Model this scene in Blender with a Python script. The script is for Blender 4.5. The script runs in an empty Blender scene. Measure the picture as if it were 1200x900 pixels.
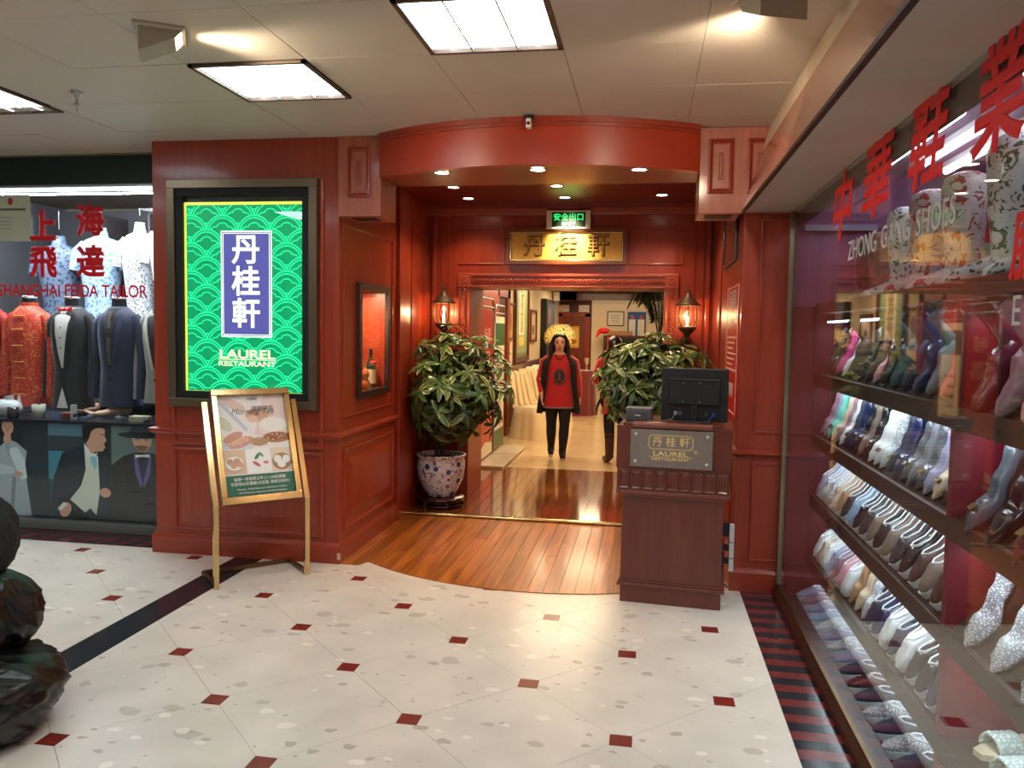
import bpy, bmesh, math, random
from mathutils import Vector, Matrix, noise
C = bpy.context.scene.collection
PI = math.pi
random.seed(7)
# ------------------------------------------------------------------ camera, world, exposure
sc = bpy.context.scene
cam = bpy.data.objects.new('camera', bpy.data.cameras.new('camera'))
C.objects.link(cam); sc.camera = cam
cam.data.sensor_width = 36; cam.data.sensor_fit = 'HORIZONTAL'
cam.data.lens = 942.6 / 1200 * 36; cam.data.clip_start = 0.05; cam.data.clip_end = 200
_M = Matrix(((0.98614409, -0.02745002, 0.1636042), (0.16504923, 0.06312243, -0.98426333), (0.01669095, 0.99762822, 0.06677841))).to_4x4()
_M.translation = (0, 0, 1.58)
cam.matrix_world = _M
w = bpy.data.worlds.new('world'); sc.world = w; w.use_nodes = True
w.node_tree.nodes['Background'].inputs[0].default_value = (1.0, 0.93, 0.85, 1)
w.node_tree.nodes['Background'].inputs[1].default_value = 0.62
sc.view_settings.view_transform = 'Standard'; sc.view_settings.look = 'None'
sc.view_settings.exposure = 0.68; sc.view_settings.gamma = 1
sc.cycles.use_denoising = True
sc.cycles.max_bounces = 9; sc.cycles.diffuse_bounces = 4; sc.cycles.glossy_bounces = 4
sc.cycles.transparent_max_bounces = 16; sc.cycles.sample_clamp_indirect = 6
sc.cycles.caustics_reflective = False; sc.cycles.caustics_refractive = False

def lamp(kind, name, loc, power, col, size=.1, rot=(0, 0, 0), spot=None, sy=None, blend=.6):
    d = bpy.data.lights.new(name, kind); d.energy = power; d.color = col
    if kind == 'AREA':
        d.size = size
        if sy: d.shape = 'RECTANGLE'; d.size_y = sy
    else: d.shadow_soft_size = size
    if kind == 'SPOT': d.spot_size = math.radians(spot); d.spot_blend = blend
    o = bpy.data.objects.new(name, d); o.location = loc; o.rotation_euler = rot
    C.objects.link(o); return o
WARM = (1, .74, .45); NEUT = (1, .93, .82); COOL = (.82, .92, 1)
# area lights added to brighten the restaurant inside, without any ceiling lamps modelled
lamp('AREA', 'room_fill', (-.8, 8.35, 2.46), 20, WARM, .6)  # added to light the front of the walking woman
lamp('AREA', 'room_fill', (-1.0, 10.6, 2.47), 34, WARM, 1.2)
lamp('AREA', 'room_fill', (-1.2, 13.6, 2.47), 36, WARM, 1.2)
lamp('AREA', 'room_fill', (-1.0, 16.8, 2.47), 34, WARM, 1.2)
lamp('AREA', 'room_fill', (1.2, 12.0, 2.47), 26, WARM, 1.2)

# ------------------------------------------------------------------ materials
def srgb(r, g, b):
    f = lambda c: (c / 255) / 12.92 if c / 255 <= .04045 else ((c / 255 + .055) / 1.055) ** 2.4
    return (f(r), f(g), f(b), 1)
MATS = {}
def mat(name, col=(128, 128, 128), rough=.5, metal=0, emit=0, coat=0, ecol=None, sheen=0, alpha=1, spec=.5, bump=0, bscale=60, var=0, vscale=8):
    if name in MATS: return MATS[name]
    m = bpy.data.materials.new(name); m.use_nodes = True; MATS[name] = m
    nt = m.node_tree; p = nt.nodes['Principled BSDF']
    c = srgb(*col); p.inputs['Base Color'].default_value = c
    p.inputs['Roughness'].default_value = rough; p.inputs['Metallic'].default_value = metal
    p.inputs['Coat Weight'].default_value = coat; p.inputs['Coat Roughness'].default_value = .12
    p.inputs['Specular IOR Level'].default_value = spec
    p.inputs['Sheen Weight'].default_value = sheen
    if emit:
        p.inputs['Emission Color'].default_value = srgb(*(ecol or col)); p.inputs['Emission Strength'].default_value = emit
    tc = nt.nodes.new('ShaderNodeTexCoord')
    if bump:
        n = nt.nodes.new('ShaderNodeTexNoise'); n.inputs['Scale'].default_value = bscale; n.inputs['Detail'].default_value = 3
        b = nt.nodes.new('ShaderNodeBump'); b.inputs['Strength'].default_value = bump; b.inputs['Distance'].default_value = .01
        nt.links.new(tc.outputs['Object'], n.inputs['Vector']); nt.links.new(n.outputs['Fac'], b.inputs['Height']); nt.links.new(b.outputs[0], p.inputs['Normal'])
    if var:
        n = nt.nodes.new('ShaderNodeTexNoise'); n.inputs['Scale'].default_value = vscale; n.inputs['Detail'].default_value = 4
        r = nt.nodes.new('ShaderNodeValToRGB'); r.color_ramp.elements[0].position = .35; r.color_ramp.elements[1].position = .65
        r.color_ramp.elements[0].color = [x * (1 - var) for x in c[:3]] + [1]; r.color_ramp.elements[1].color = [min(1, x * (1 + var * .6)) for x in c[:3]] + [1]
        nt.links.new(tc.outputs['Object'], n.inputs['Vector']); nt.links.new(n.outputs['Fac'], r.inputs['Fac']); nt.links.new(r.outputs[0], p.inputs['Base Color'])
    return m
def ramp(nt, fac, stops):
    r = nt.nodes.new('ShaderNodeValToRGB'); e = r.color_ramp.elements
    e[0].position, e[0].color = stops[0][0], stops[0][1]; e[1].position, e[1].color = stops[-1][0], stops[-1][1]
    for p, c in stops[1:-1]: x = e.new(p); x.color = c
    nt.links.new(fac, r.inputs['Fac']); return r.outputs[0]
def wood(name, dark, light, axis='z', rough=.35, coat=.25, stretch=14, scale=2.2):
    m = mat(name, light, rough, coat=coat); nt = m.node_tree; p = nt.nodes['Principled BSDF']
    tc = nt.nodes.new('ShaderNodeTexCoord'); mp = nt.nodes.new('ShaderNodeMapping')
    s = [scale * stretch] * 3; s['xyz'.index(axis)] = scale
    mp.inputs['Scale'].default_value = s
    oi = nt.nodes.new('ShaderNodeObjectInfo'); mv = nt.nodes.new('ShaderNodeVectorMath'); mv.operation = 'MULTIPLY_ADD'
    cmb = nt.nodes.new('ShaderNodeCombineXYZ')
    for i in range(3): nt.links.new(oi.outputs['Random'], cmb.inputs[i])
    mv.inputs[1].default_value = (7, 9, 5)
    nt.links.new(cmb.outputs[0], mv.inputs[0]); nt.links.new(tc.outputs['Object'], mv.inputs[2]); nt.links.new(mv.outputs[0], mp.inputs['Vector'])
    n = nt.nodes.new('ShaderNodeTexNoise'); n.inputs['Scale'].default_value = 1; n.inputs['Detail'].default_value = 6; n.inputs['Distortion'].default_value = .6
    nt.links.new(mp.outputs[0], n.inputs['Vector'])
    nt.links.new(ramp(nt, n.outputs['Fac'], [(.3, srgb(*dark)), (.7, srgb(*light))]), p.inputs['Base Color'])
    return m
WD = wood('cherry_wood', (142, 47, 25), (162, 61, 35))
WDH = wood('cherry_wood_across', (142, 47, 25), (162, 61, 35), 'x')
WDK = wood('dark_wood', (70, 24, 16), (92, 32, 20))
LECT = wood('lectern_wood', (92, 38, 26), (108, 48, 34), stretch=8)
PLANKM = wood('plank_wood', (140, 70, 20), (206, 120, 46), 'y', rough=.3, coat=.3, stretch=16, scale=1.5)
PLANKD = wood('plank_wood_inner', (116, 60, 28), (150, 84, 40), 'y', rough=.1, coat=.6, stretch=16, scale=1.5)
# planks differ from each other
for _m in (PLANKM, PLANKD):
    nt = _m.node_tree; p = nt.nodes['Principled BSDF']; l = p.inputs['Base Color'].links[0].from_socket
    oi = nt.nodes.new('ShaderNodeObjectInfo'); mr = nt.nodes.new('ShaderNodeMapRange'); mr.inputs['To Min'].default_value = .72; mr.inputs['To Max'].default_value = 1.15
    mx = nt.nodes.new('ShaderNodeVectorMath'); mx.operation = 'SCALE'
    nt.links.new(oi.outputs['Random'], mr.inputs[0]); nt.links.new(l, mx.inputs[0]); nt.links.new(mr.outputs[0], mx.inputs['Scale']); nt.links.new(mx.outputs[0], p.inputs['Base Color'])
BRASS = mat('brass', (214, 182, 128), .18, 1, bump=.02, bscale=30)
BRASSD = mat('aged_brass', (120, 95, 60), .35, 1)
STEEL = mat('steel', (170, 170, 165), .3, 1)
BRONZE = mat('bronze_frame', (120, 104, 82), .3, .7)
BLACKP = mat('black_plastic', (24, 25, 28), .42)
DARK = mat('black_matt', (12, 12, 13), .7)
WHITE = mat('white_plain', (228, 226, 220), .5)
CREAM = mat('cream_wall', (232, 214, 178), .7)
RED = mat('red_vinyl', (222, 16, 28), .45)
GOLD = mat('gold_letter', (232, 202, 136), .4, .1)

def terrazzo(name, base, chip1, chip2):
    m = mat(name, base, .27, coat=.12); nt = m.node_tree; p = nt.nodes['Principled BSDF']
    tc = nt.nodes.new('ShaderNodeTexCoord')
    def vor(scale, th, col, prev, off):
        mp = nt.nodes.new('ShaderNodeMapping'); mp.inputs['Scale'].default_value = (scale, scale * 1.5, scale); mp.inputs['Location'].default_value = (off, off, 0)
        nz = nt.nodes.new('ShaderNodeTexNoise'); nz.inputs['Scale'].default_value = scale * 1.6
        ad = nt.nodes.new('ShaderNodeVectorMath'); ad.operation = 'MULTIPLY_ADD'; ad.inputs[1].default_value = (.5 / scale, .5 / scale, 0)
        nt.links.new(tc.outputs['Object'], nz.inputs['Vector']); nt.links.new(nz.outputs['Color'], ad.inputs[0]); nt.links.new(tc.outputs['Object'], ad.inputs[2])
        nt.links.new(ad.outputs[0], mp.inputs['Vector'])
        v = nt.nodes.new('ShaderNodeTexVoronoi'); v.inputs['Scale'].default_value = 1; nt.links.new(mp.outputs[0], v.inputs['Vector'])
        # chip where the cell's colour is high and the distance is small
        sp = nt.nodes.new('ShaderNodeSeparateColor'); nt.links.new(v.outputs['Color'], sp.inputs[0])
        a = nt.nodes.new('ShaderNodeMath'); a.operation = 'MULTIPLY_ADD'; a.inputs[1].default_value = .62; a.inputs[2].default_value = th
        nt.links.new(sp.outputs[0], a.inputs[0])
        c = nt.nodes.new('ShaderNodeMath'); c.operation = 'LESS_THAN'; nt.links.new(v.outputs['Distance'], c.inputs[0]); nt.links.new(a.outputs[0], c.inputs[1])
        s2 = nt.nodes.new('ShaderNodeMath'); s2.operation = 'MULTIPLY'; s2.inputs[1].default_value = .7; nt.links.new(c.outputs[0], s2.inputs[0])
        mx = nt.nodes.new('ShaderNodeMix'); mx.data_type = 'RGBA'
        nt.links.new(s2.outputs[0], mx.inputs['Factor']); nt.links.new(prev, mx.inputs['A']); mx.inputs['B'].default_value = srgb(*col)
        return mx.outputs['Result']
    n = nt.nodes.new('ShaderNodeTexNoise'); n.inputs['Scale'].default_value = 3; n.inputs['Detail'].default_value = 6; nt.links.new(tc.outputs['Object'], n.inputs['Vector'])
    b0 = ramp(nt, n.outputs['Fac'], [(.3, srgb(*[x * .93 for x in base])), (.7, srgb(*base))])
    x = vor(6, -.30, chip1, b0, 0); x = vor(9, -.36, chip2, x, 3.3); x = vor(8, -.34, [min(255, c + 16) for c in base], x, 7.7); x = vor(17, -.42, (176, 156, 136), x, 1.7)
    nt.links.new(x, p.inputs['Base Color']); return m
MARBLE = terrazzo('terrazzo', (238, 226, 210), (198, 184, 168), (182, 166, 148))
TRED = mat('red_tile', (132, 42, 34), .25, var=.15, vscale=20)
TBLK = mat('black_tile', (34, 36, 42), .18, var=.3, vscale=12)
TMAR = mat('maroon_tile', (112, 44, 42), .2, var=.15, vscale=20)
GROUT = mat('grout', (134, 120, 104), .8)
CEIL = mat('ceiling_panel', (206, 196, 180), .5, bump=.25, bscale=220)
SOFF = mat('soffit_grey', (196, 184, 172), .5, var=.06, vscale=3)
CEILSEAM = mat('ceiling_seam', (120, 108, 92), .8)

def glass(name, k=.75, tint=(.97, .99, .98)):
    m = bpy.data.materials.new(name); m.use_nodes = True; nt = m.node_tree; nt.nodes.clear()
    o = nt.nodes.new('ShaderNodeOutputMaterial'); t = nt.nodes.new('ShaderNodeBsdfTransparent'); g = nt.nodes.new('ShaderNodeBsdfGlossy')
    t.inputs[0].default_value = (*tint, 1); g.inputs['Roughness'].default_value = .0
    geo = nt.nodes.new('ShaderNodeNewGeometry'); dt = nt.nodes.new('ShaderNodeVectorMath'); dt.operation = 'DOT_PRODUCT'
    nt.links.new(geo.outputs['Incoming'], dt.inputs[0]); nt.links.new(geo.outputs['Normal'], dt.inputs[1])
    def M(op, a, b=None):
        n = nt.nodes.new('ShaderNodeMath'); n.operation = op
        if hasattr(a, 'links'): nt.links.new(a, n.inputs[0])
        else: n.inputs[0].default_value = a
        if b is not None: n.inputs[1].default_value = b
        return n.outputs[0]
    x = M('ABSOLUTE', dt.outputs['Value']); n = nt.nodes.new('ShaderNodeMath'); n.operation = 'SUBTRACT'; n.inputs[0].default_value = 1; nt.links.new(x, n.inputs[1])
    x = M('POWER', n.outputs[0], 5); x = M('MULTIPLY', x, .96); x = M('ADD', x, .04); x = M('MULTIPLY', x, k)
    mx = nt.nodes.new('ShaderNodeMixShader'); nt.links.new(x, mx.inputs[0]); nt.links.new(t.outputs[0], mx.inputs[1]); nt.links.new(g.outputs[0], mx.inputs[2])
    nt.links.new(mx.outputs[0], o.inputs[0]); MATS[name] = m; return m
GLASS = glass('shop_glass', .85); GLASS2 = glass('clear_glass', .9)
PRINT = bpy.data.materials.new('flat_print'); PRINT.use_nodes = True
_a = PRINT.node_tree.nodes.new('ShaderNodeAttribute'); _a.attribute_name = 'Col'
PRINT.node_tree.links.new(_a.outputs['Color'], PRINT.node_tree.nodes['Principled BSDF'].inputs['Base Color'])
PRINT.node_tree.nodes['Principled BSDF'].inputs['Roughness'].default_value = .35
PRINTL = bpy.data.materials.new('backlit_print'); PRINTL.use_nodes = True
_a = PRINTL.node_tree.nodes.new('ShaderNodeAttribute'); _a.attribute_name = 'Col'
_p = PRINTL.node_tree.nodes['Principled BSDF']
PRINTL.node_tree.links.new(_a.outputs['Color'], _p.inputs['Base Color']); PRINTL.node_tree.links.new(_a.outputs['Color'], _p.inputs['Emission Color'])
_p.inputs['Emission Strength'].default_value = .6; _p.inputs['Roughness'].default_value = .4

# ------------------------------------------------------------------ object helpers
def link(name, me, m=None, parent=None, **k):
    o = bpy.data.objects.new(name, me); C.objects.link(o)
    if m is not None and me is not None: me.materials.append(m)
    if parent is not None: o.parent = parent
    for a, b in k.items(): o[a] = b
    return o
def mesh(name, vs, fs, m, parent=None, smooth=False, **k):
    me = bpy.data.meshes.new(name); me.from_pydata([tuple(v) for v in vs], [], fs); me.update()
    if smooth:
        for p in me.polygons: p.use_smooth = True
    return link(name, me, m, parent, **k)
def thing(name, label, cat, loc=(0, 0, 0), rz=0, group=None):
    o = bpy.data.objects.new(name, None); C.objects.link(o); o.location = loc; o.rotation_euler = (0, 0, rz)
    o['label'] = label; o['category'] = cat
    if group: o['group'] = group
    return o
def struct(name):
    o = bpy.data.objects.new(name, None); C.objects.link(o); o['kind'] = 'structure'; return o
def tag(o, label, cat, group=None):
    o['label'] = label; o['category'] = cat
    if group: o['group'] = group
    return o
class MB:
    def __init__(s): s.v = []; s.f = []; s.sm = []
    def add(s, vs, fs, sm=False):
        b = len(s.v); s.v += [Vector(x) for x in vs]; s.f += [[b + i for i in f] for f in fs]; s.sm += [sm] * len(fs); return s
    def box(s, x0, x1, y0, y1, z0, z1):
        return s.add([(x0, y0, z0), (x1, y0, z0), (x1, y1, z0), (x0, y1, z0), (x0, y0, z1), (x1, y0, z1), (x1, y1, z1), (x0, y1, z1)],
                     [(0, 3, 2, 1), (4, 5, 6, 7), (0, 1, 5, 4), (1, 2, 6, 5), (2, 3, 7, 6), (3, 0, 4, 7)])
    def prism(s, pts, z0, z1):
        n = len(pts)
        return s.add([(x, y, z0) for x, y in pts] + [(x, y, z1) for x, y in pts], [tuple(range(n))[::-1], tuple(range(n, 2 * n))] + [(i, (i + 1) % n, n + (i + 1) % n, n + i) for i in range(n)])
    def rings(s, rs, cap=True, sm=True, close=True):
        n = len(rs[0]); vs = [p for r in rs for p in r]; fs = []
        for i in range(len(rs) - 1):
            for j in range(n if close else n - 1):
                k = (j + 1) % n; fs.append((i * n + j, i * n + k, (i + 1) * n + k, (i + 1) * n + j))
        s.add(vs, fs, sm)
        if cap: s.add(rs[0], [tuple(range(n))[::-1]], False); s.add(rs[-1], [tuple(range(n))], False)
        return s
    def lathe(s, prof, n=24, c=(0, 0, 0), sx=1, sy=1, cap=True):
        return s.rings([[(c[0] + r * sx * math.cos(2 * PI * j / n), c[1] + r * sy * math.sin(2 * PI * j / n), c[2] + z) for j in range(n)] for r, z in prof], cap)
    def tube(s, pts, r, n=8, cap=True, sq=False):
        pts = [Vector(p) for p in pts]; rs = []; up = None
        for i, p in enumerate(pts):
            d = (pts[min(i + 1, len(pts) - 1)] - pts[max(i - 1, 0)]).normalized()
            if up is None: up = Vector((0, 0, 1)) if abs(d.z) < .9 else Vector((0, 1, 0))
            a = d.cross(up).normalized(); up = a.cross(d).normalized()
            rr = r[i] if isinstance(r, (list, tuple)) else r
            ph = PI / 4 if sq else 0
            rs.append([p + (a * math.cos(ph + 2 * PI * j / n) + up * math.sin(ph + 2 * PI * j / n)) * rr for j in range(n)])
        return s.rings(rs, cap, not sq)
    def ell(s, c, rx, ry, rz, n=12, m=8):
        return s.rings([[(c[0] + rx * math.sin(PI * i / m) * math.cos(2 * PI * j / n), c[1] + ry * math.sin(PI * i / m) * math.sin(2 * PI * j / n), c[2] - rz * math.cos(PI * i / m)) for j in range(n)] for i in range(m + 1)], False)
    def xf(s, M):
        s.v = [M @ v for v in s.v]; return s
    def me(s, name):
        me = bpy.data.meshes.new(name); me.from_pydata([tuple(v) for v in s.v], [], s.f); me.update()
        for p, q in zip(me.polygons, s.sm): p.use_smooth = q
        return me
    def put(s, name, m, parent=None, bevel=0, **k):
        o = link(name, s.me(name), m, parent, **k)
        if bevel:
            b = o.modifiers.new('bevel', 'BEVEL'); b.width = bevel; b.segments = 2; b.limit_method = 'ANGLE'
        return o
def box(name, x0, x1, y0, y1, z0, z1, m, parent=None, bevel=0, **k): return MB().box(x0, x1, y0, y1, z0, z1).put(name, m, parent, bevel, **k)
V = Vector
class Fr:                                     # a flat frame on a surface: origin, right, up, normal
    def __init__(s, O, U, W=(0, 0, 1)): s.O = V(O); s.U = V(U).normalized(); s.W = V(W).normalized(); s.N = s.U.cross(s.W)
    def p(s, u, v, n=0): return s.O + s.U * u + s.W * v + s.N * n
    def mat(s, u, v, n=0):
        M = Matrix((s.U, s.W, s.N)).transposed().to_4x4(); M.translation = s.p(u, v, n); return M
def panel(fr, u0, u1, v0, v1, prof, m, parent, name='panel', **k):
    rs = [[fr.p(u0 + i, v0 + i, h), fr.p(u1 - i, v0 + i, h), fr.p(u1 - i, v1 - i, h), fr.p(u0 + i, v1 - i, h)] for i, h in prof]
    b = MB(); n = 4; vs = [p for r in rs for p in r]; fs = []
    for i in range(len(rs) - 1):
        for j in range(4): kk = (j + 1) % 4; fs.append((i * 4 + j, i * 4 + kk, i * 4 + 4 + kk, i * 4 + 4 + j))
    fs.append(tuple(range(len(vs) - 4, len(vs)))); b.add(vs, fs); return b.put(name, m, parent, **k)
P1 = [(0, -.002), (.002, .010), (.008, .016), (.018, .016), (.026, .004), (.03, .002)]
P2 = [(0, -.002), (.002, .012), (.010, .018), (.022, .018), (.030, .003), (.05, .003), (.13, .02), (.14, .02)]
P3 = [(0, -.002), (.002, .012), (.010, .016), (.020, .016), (.026, .003), (.055, .003), (.075, .012)]
def fbox(fr, u0, u1, v0, v1, n0, n1, name, m, parent=None, bevel=0, **k):
    b = MB().box(0, 1, 0, 1, 0, 1)
    b.v = [fr.p(u0 + (u1 - u0) * v.x, v0 + (v1 - v0) * v.y, n0 + (n1 - n0) * v.z) for v in b.v]
    return b.put(name, m, parent, bevel, **k)
def text(s, fr, u, v, size, m, parent=None, n=.002, name='lettering', ext=.001, sx=1, bold=0, shear=0, align='CENTER', rot=0, **k):
    cu = bpy.data.curves.new(name, 'FONT'); cu.body = s; cu.size = size; cu.extrude = ext; cu.bevel_depth = max(0, bold); cu.bevel_resolution = 0; cu.shear = shear
    cu.align_x = align; cu.align_y = 'CENTER'; cu.materials.append(m)
    o = bpy.data.objects.new(name, cu); C.objects.link(o)
    o.matrix_world = fr.mat(u, v, n) @ Matrix.Rotation(rot, 4, 'Z') @ Matrix.Diagonal((sx, 1, 1, 1))
    if parent:
        o.parent = parent; bpy.context.view_layer.update()
        o.matrix_parent_inverse = parent.matrix_world.inverted()
    for a, b in k.items(): o[a] = b
    return o
def art(name, fr, w, h, polys, parent=None, m=None, n0=.001, dn=.0004, **k):
    """flat print: polygons in 0..1 on a w x h sheet, back to front"""
    vs, fs, cols = [], [], []
    for i, (c, pts) in enumerate(polys):
        b = len(vs); vs += [fr.p(u * w, v * h, n0 + dn * i) for u, v in pts]; fs.append(tuple(range(b, len(vs)))); cols.append(srgb(*c))
    me = bpy.data.meshes.new(name); me.from_pydata([tuple(v) for v in vs], [], fs); me.update()
    at = me.color_attributes.new('Col', 'FLOAT_COLOR', 'CORNER')
    for p, c in zip(me.polygons, cols):
        for li in p.loop_indices: at.data[li].color = c
    return link(name, me, m or PRINT, parent, **k)
def EL(cx, cy, rx, ry, n=18, rot=0, a0=0, a1=2 * PI):
    return [(cx + rx * math.cos(t) * math.cos(rot) - ry * math.sin(t) * math.sin(rot), cy + rx * math.cos(t) * math.sin(rot) + ry * math.sin(t) * math.cos(rot)) for t in [a0 + (a1 - a0) * i / n for i in range(n)]]
def RC(x0, y0, x1, y1): return [(x0, y0), (x1, y0), (x1, y1), (x0, y1)]
def ordn(i): return ['first', 'second', 'third', 'fourth', 'fifth', 'sixth', 'seventh', 'eighth', 'ninth', 'tenth', 'eleventh', 'twelfth', 'thirteenth', 'fourteenth', 'fifteenth', 'sixteenth', 'seventeenth', 'eighteenth', 'nineteenth', 'twentieth', 'twenty-first', 'twenty-second', 'twenty-third', 'twenty-fourth'][i]
def clip(poly, a, b, c):                     # keep a*x+b*y<=c
    out = []
    for i in range(len(poly)):
        p, q = poly[i], poly[(i + 1) % len(poly)]; dp, dq = a * p[0] + b * p[1] - c, a * q[0] + b * q[1] - c
        if dp <= 0: out.append(p)
        if dp * dq < 0: t = dp / (dp - dq); out.append((p[0] + t * (q[0] - p[0]), p[1] + t * (q[1] - p[1])))
    return out

YF = 5.045; CZ = 2.81
# arc of the canopy in plan
AX, AR, AY = -.70, 1.768, 4.685 + 1.768
def arc_y(x, dr=0): return AY - math.sqrt((AR + dr) ** 2 - (x - AX) ** 2)

# ------------------------------------------------------------------ floor
floor = struct('floor')
box('slab', -6.6, .83, -3.6, 8.99, -.12, -.012, GROUT, floor)
box('slab', -6.6, -3.33, 5.1, 8.0, -.011, -.006, mat('tailor_floor', (120, 112, 104), .4), floor)
box('slab', .83, 3.4, -3.6, 5.1, -.12, -.03, mat('shop_floor', (150, 120, 95), .4), floor)
LX, LY, LS = -2.179, 4.338, .602
e1 = V((math.cos(-PI / 4 - .0046), math.sin(-PI / 4 - .0046))) * LS
e2 = V((math.cos(PI / 4 - .0046), math.sin(PI / 4 - .0046))) * LS
def lat(i, j, ox=0, oy=0): return (LX + ox + i * e1.x + j * e2.x, LY + oy + i * e1.y + j * e2.y)
g = .0009; ds = .044
def lay_tiles(x0, x1, y0, y1, ox, oy):
    for i in range(-9, 14):
        for j in range(-9, 10):
            a, b, c, d = lat(i, j, ox, oy), lat(i + 1, j, ox, oy), lat(i + 1, j + 1, ox, oy), lat(i, j + 1, ox, oy)
            cx = (a[0] + c[0]) / 2; cy = (a[1] + c[1]) / 2
            if cx < x0 - .5 or cx > x1 + .5 or cy < y0 - .5 or cy > y1 + .5: continue
            poly = [(cx + (p[0] - cx) * (1 - g / .3), cy + (p[1] - cy) * (1 - g / .3)) for p in (a, b, c, d)]
            # corners cut for the small red tiles (edges parallel to the walls)
            poly = clip(poly, -1, 0, -(a[0] + ds)); poly = clip(poly, 1, 0, c[0] - ds)
            poly = clip(poly, 0, 1, d[1] - ds); poly = clip(poly, 0, -1, -(b[1] + ds))
            for h in ((-1, 0, -x0), (1, 0, x1), (0, -1, -y0), (0, 1, y1)):
                if len(poly) > 2: poly = clip(poly, *h)
            if len(poly) > 2: MB().prism(poly, -.012, 0).put('floor_tile', MARBLE, floor)
            q = ds - .0015
            dd = [(a[0] - q, a[1] - q), (a[0] + q, a[1] - q), (a[0] + q, a[1] + q), (a[0] - q, a[1] + q)]
            for h in ((-1, 0, -x0), (1, 0, x1), (0, -1, -y0), (0, 1, y1)):
                if len(dd) > 2: dd = clip(dd, *h)
            if len(dd) > 2: MB().prism(dd, -.012, 0).put('inlay_tile', TRED, floor)
lay_tiles(-2.535, .605, 1.3, 5.3, 0, 0)
lay_tiles(-6.2, -2.737, 1.3, 5.11, -3.0 - lat(0, -1)[0], 4.109 - lat(0, -1)[1])
box('paving', -6.6, .605, -3.6, 1.298, -.012, 0, MARBLE, floor)
for k in range(9): box('strip_tile', -2.735, -2.537, 1.3 + k * .47, min(5.05, 1.3 + (k + 1) * .47 - .002), -.012, 0, TBLK, floor)
y = 5.0 + .07; k = 0
while y > 1.4:
    box('stripe_tile', .607, .80, y - .0722 + .0008, y, -.012, 0, (TBLK, TMAR)[k % 2], floor); y -= .0722; k += 1
box('paving', .605, .80, -3.6, y, -.012, 0, TMAR, floor)
x = -3.34; k = 0
while x > -5.6:                                # slanted stripes before the tailor's
    MB().prism([(x - .08, 5.112), (x - .002, 5.112), (x + .058, 5.42), (x - .02, 5.42)], -.012, 0).put('stripe_tile', (TMAR, TBLK)[k % 2], floor); x -= .08; k += 1
# wood planks of the entrance, front edge follows the canopy
wf = struct('floor_wood')
box('underlay', -2.0, .56, 5.1, 6.5, -.011, -.002, DARK, wf)
pw = 2.56 / 27
for k in range(27):
    a = -2.0 + k * pw; b = a + pw - .003; cut = 5.35 + random.random() * .8
    def fy(x): return arc_y(min(max(x, -1.84), .9), -.03) if x > -1.84 else 5.03
    front = [(a, fy(a)), ((a + b) / 2, fy((a + b) / 2)), (b, fy(b))]
    if b > .5: front = [(x, max(y, 5.0)) for x, y in front]
    if k % 3 != 1:
        MB().prism(front + [(b, cut - .001), (a, cut - .001)], -.01, .006).put('plank', PLANKM, wf)
        MB().prism([(a, cut), (b, cut), (b, 6.49), (a, 6.49)], -.01, .006).put('plank', PLANKM, wf)
    else: MB().prism(front + [(b, 6.49), (a, 6.49)], -.01, .006).put('plank', PLANKM, wf)
    if b < 2:
        c2 = 7.2 + random.random() * 1.2
        box('plank', a, b, 6.53, c2 - .001, -.01, .018, PLANKD, wf); box('plank', a, b, c2, 8.99, -.01, .018, PLANKD, wf)
MB().tube([(-2.0, 6.505, .018), (.56, 6.505, .018)], .016, 10).put('threshold_bar', BRASS, wf)
box('threshold_bar', -2.0, .56, 6.51, 6.545, 0, .024, BRASS, wf)
# inner room floor
rf = struct('floor_room')
box('slab', -4.2, 4.2, 8.99, 20.2, -.12, 0, mat('cream_tile', (226, 200, 150), .14, coat=.2, var=.06, vscale=2), rf)
for i in range(15):
    for j in range(14):
        x = -2.0 + (i) * .42 + (j % 2) * .21; y = 9.3 + j * .62
        if x < 2.6: box('inlay_tile', x, x + .085, y, y + .03, -.001, .001, mat('brown_inlay', (96, 60, 42), .3), rf)

# ------------------------------------------------------------------ ceiling
ceil = struct('ceiling')
box('slab', -6.6, 3.4, -3.6, 1.186, CZ, CZ + .15, CEIL, ceil)
box('slab', -6.6, 3.4, 1.186, 8.2, CZ + .02, CZ + .15, CEILSEAM, ceil)
LIGHTS = [(-.99, 2.985), (-2.19, 3.605), (-3.99, 3.70)]
seen = []
gx0 = .203 - .597 * 11
for i in range(13):
    for j in range(8):
        a = gx0 + i * .597; b = 1.185 + j * .6
        if b > 5.3 or (a > .2 and b > 5): pass
        if abs(a + .99) < .1 and abs(b - 2.985) < .1: continue
        if abs(a + 2.19) < .1 and abs(b - 3.585) < .1: continue
        if abs(a + 3.98) < .15 and abs(b - 3.585) < .1: continue
        dz = random.random() * .004
        box('ceiling_tile', a + .0015, a + .5955, b + .0015, b + .5985, CZ + dz * .5, CZ + .012, CEIL, ceil)
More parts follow.
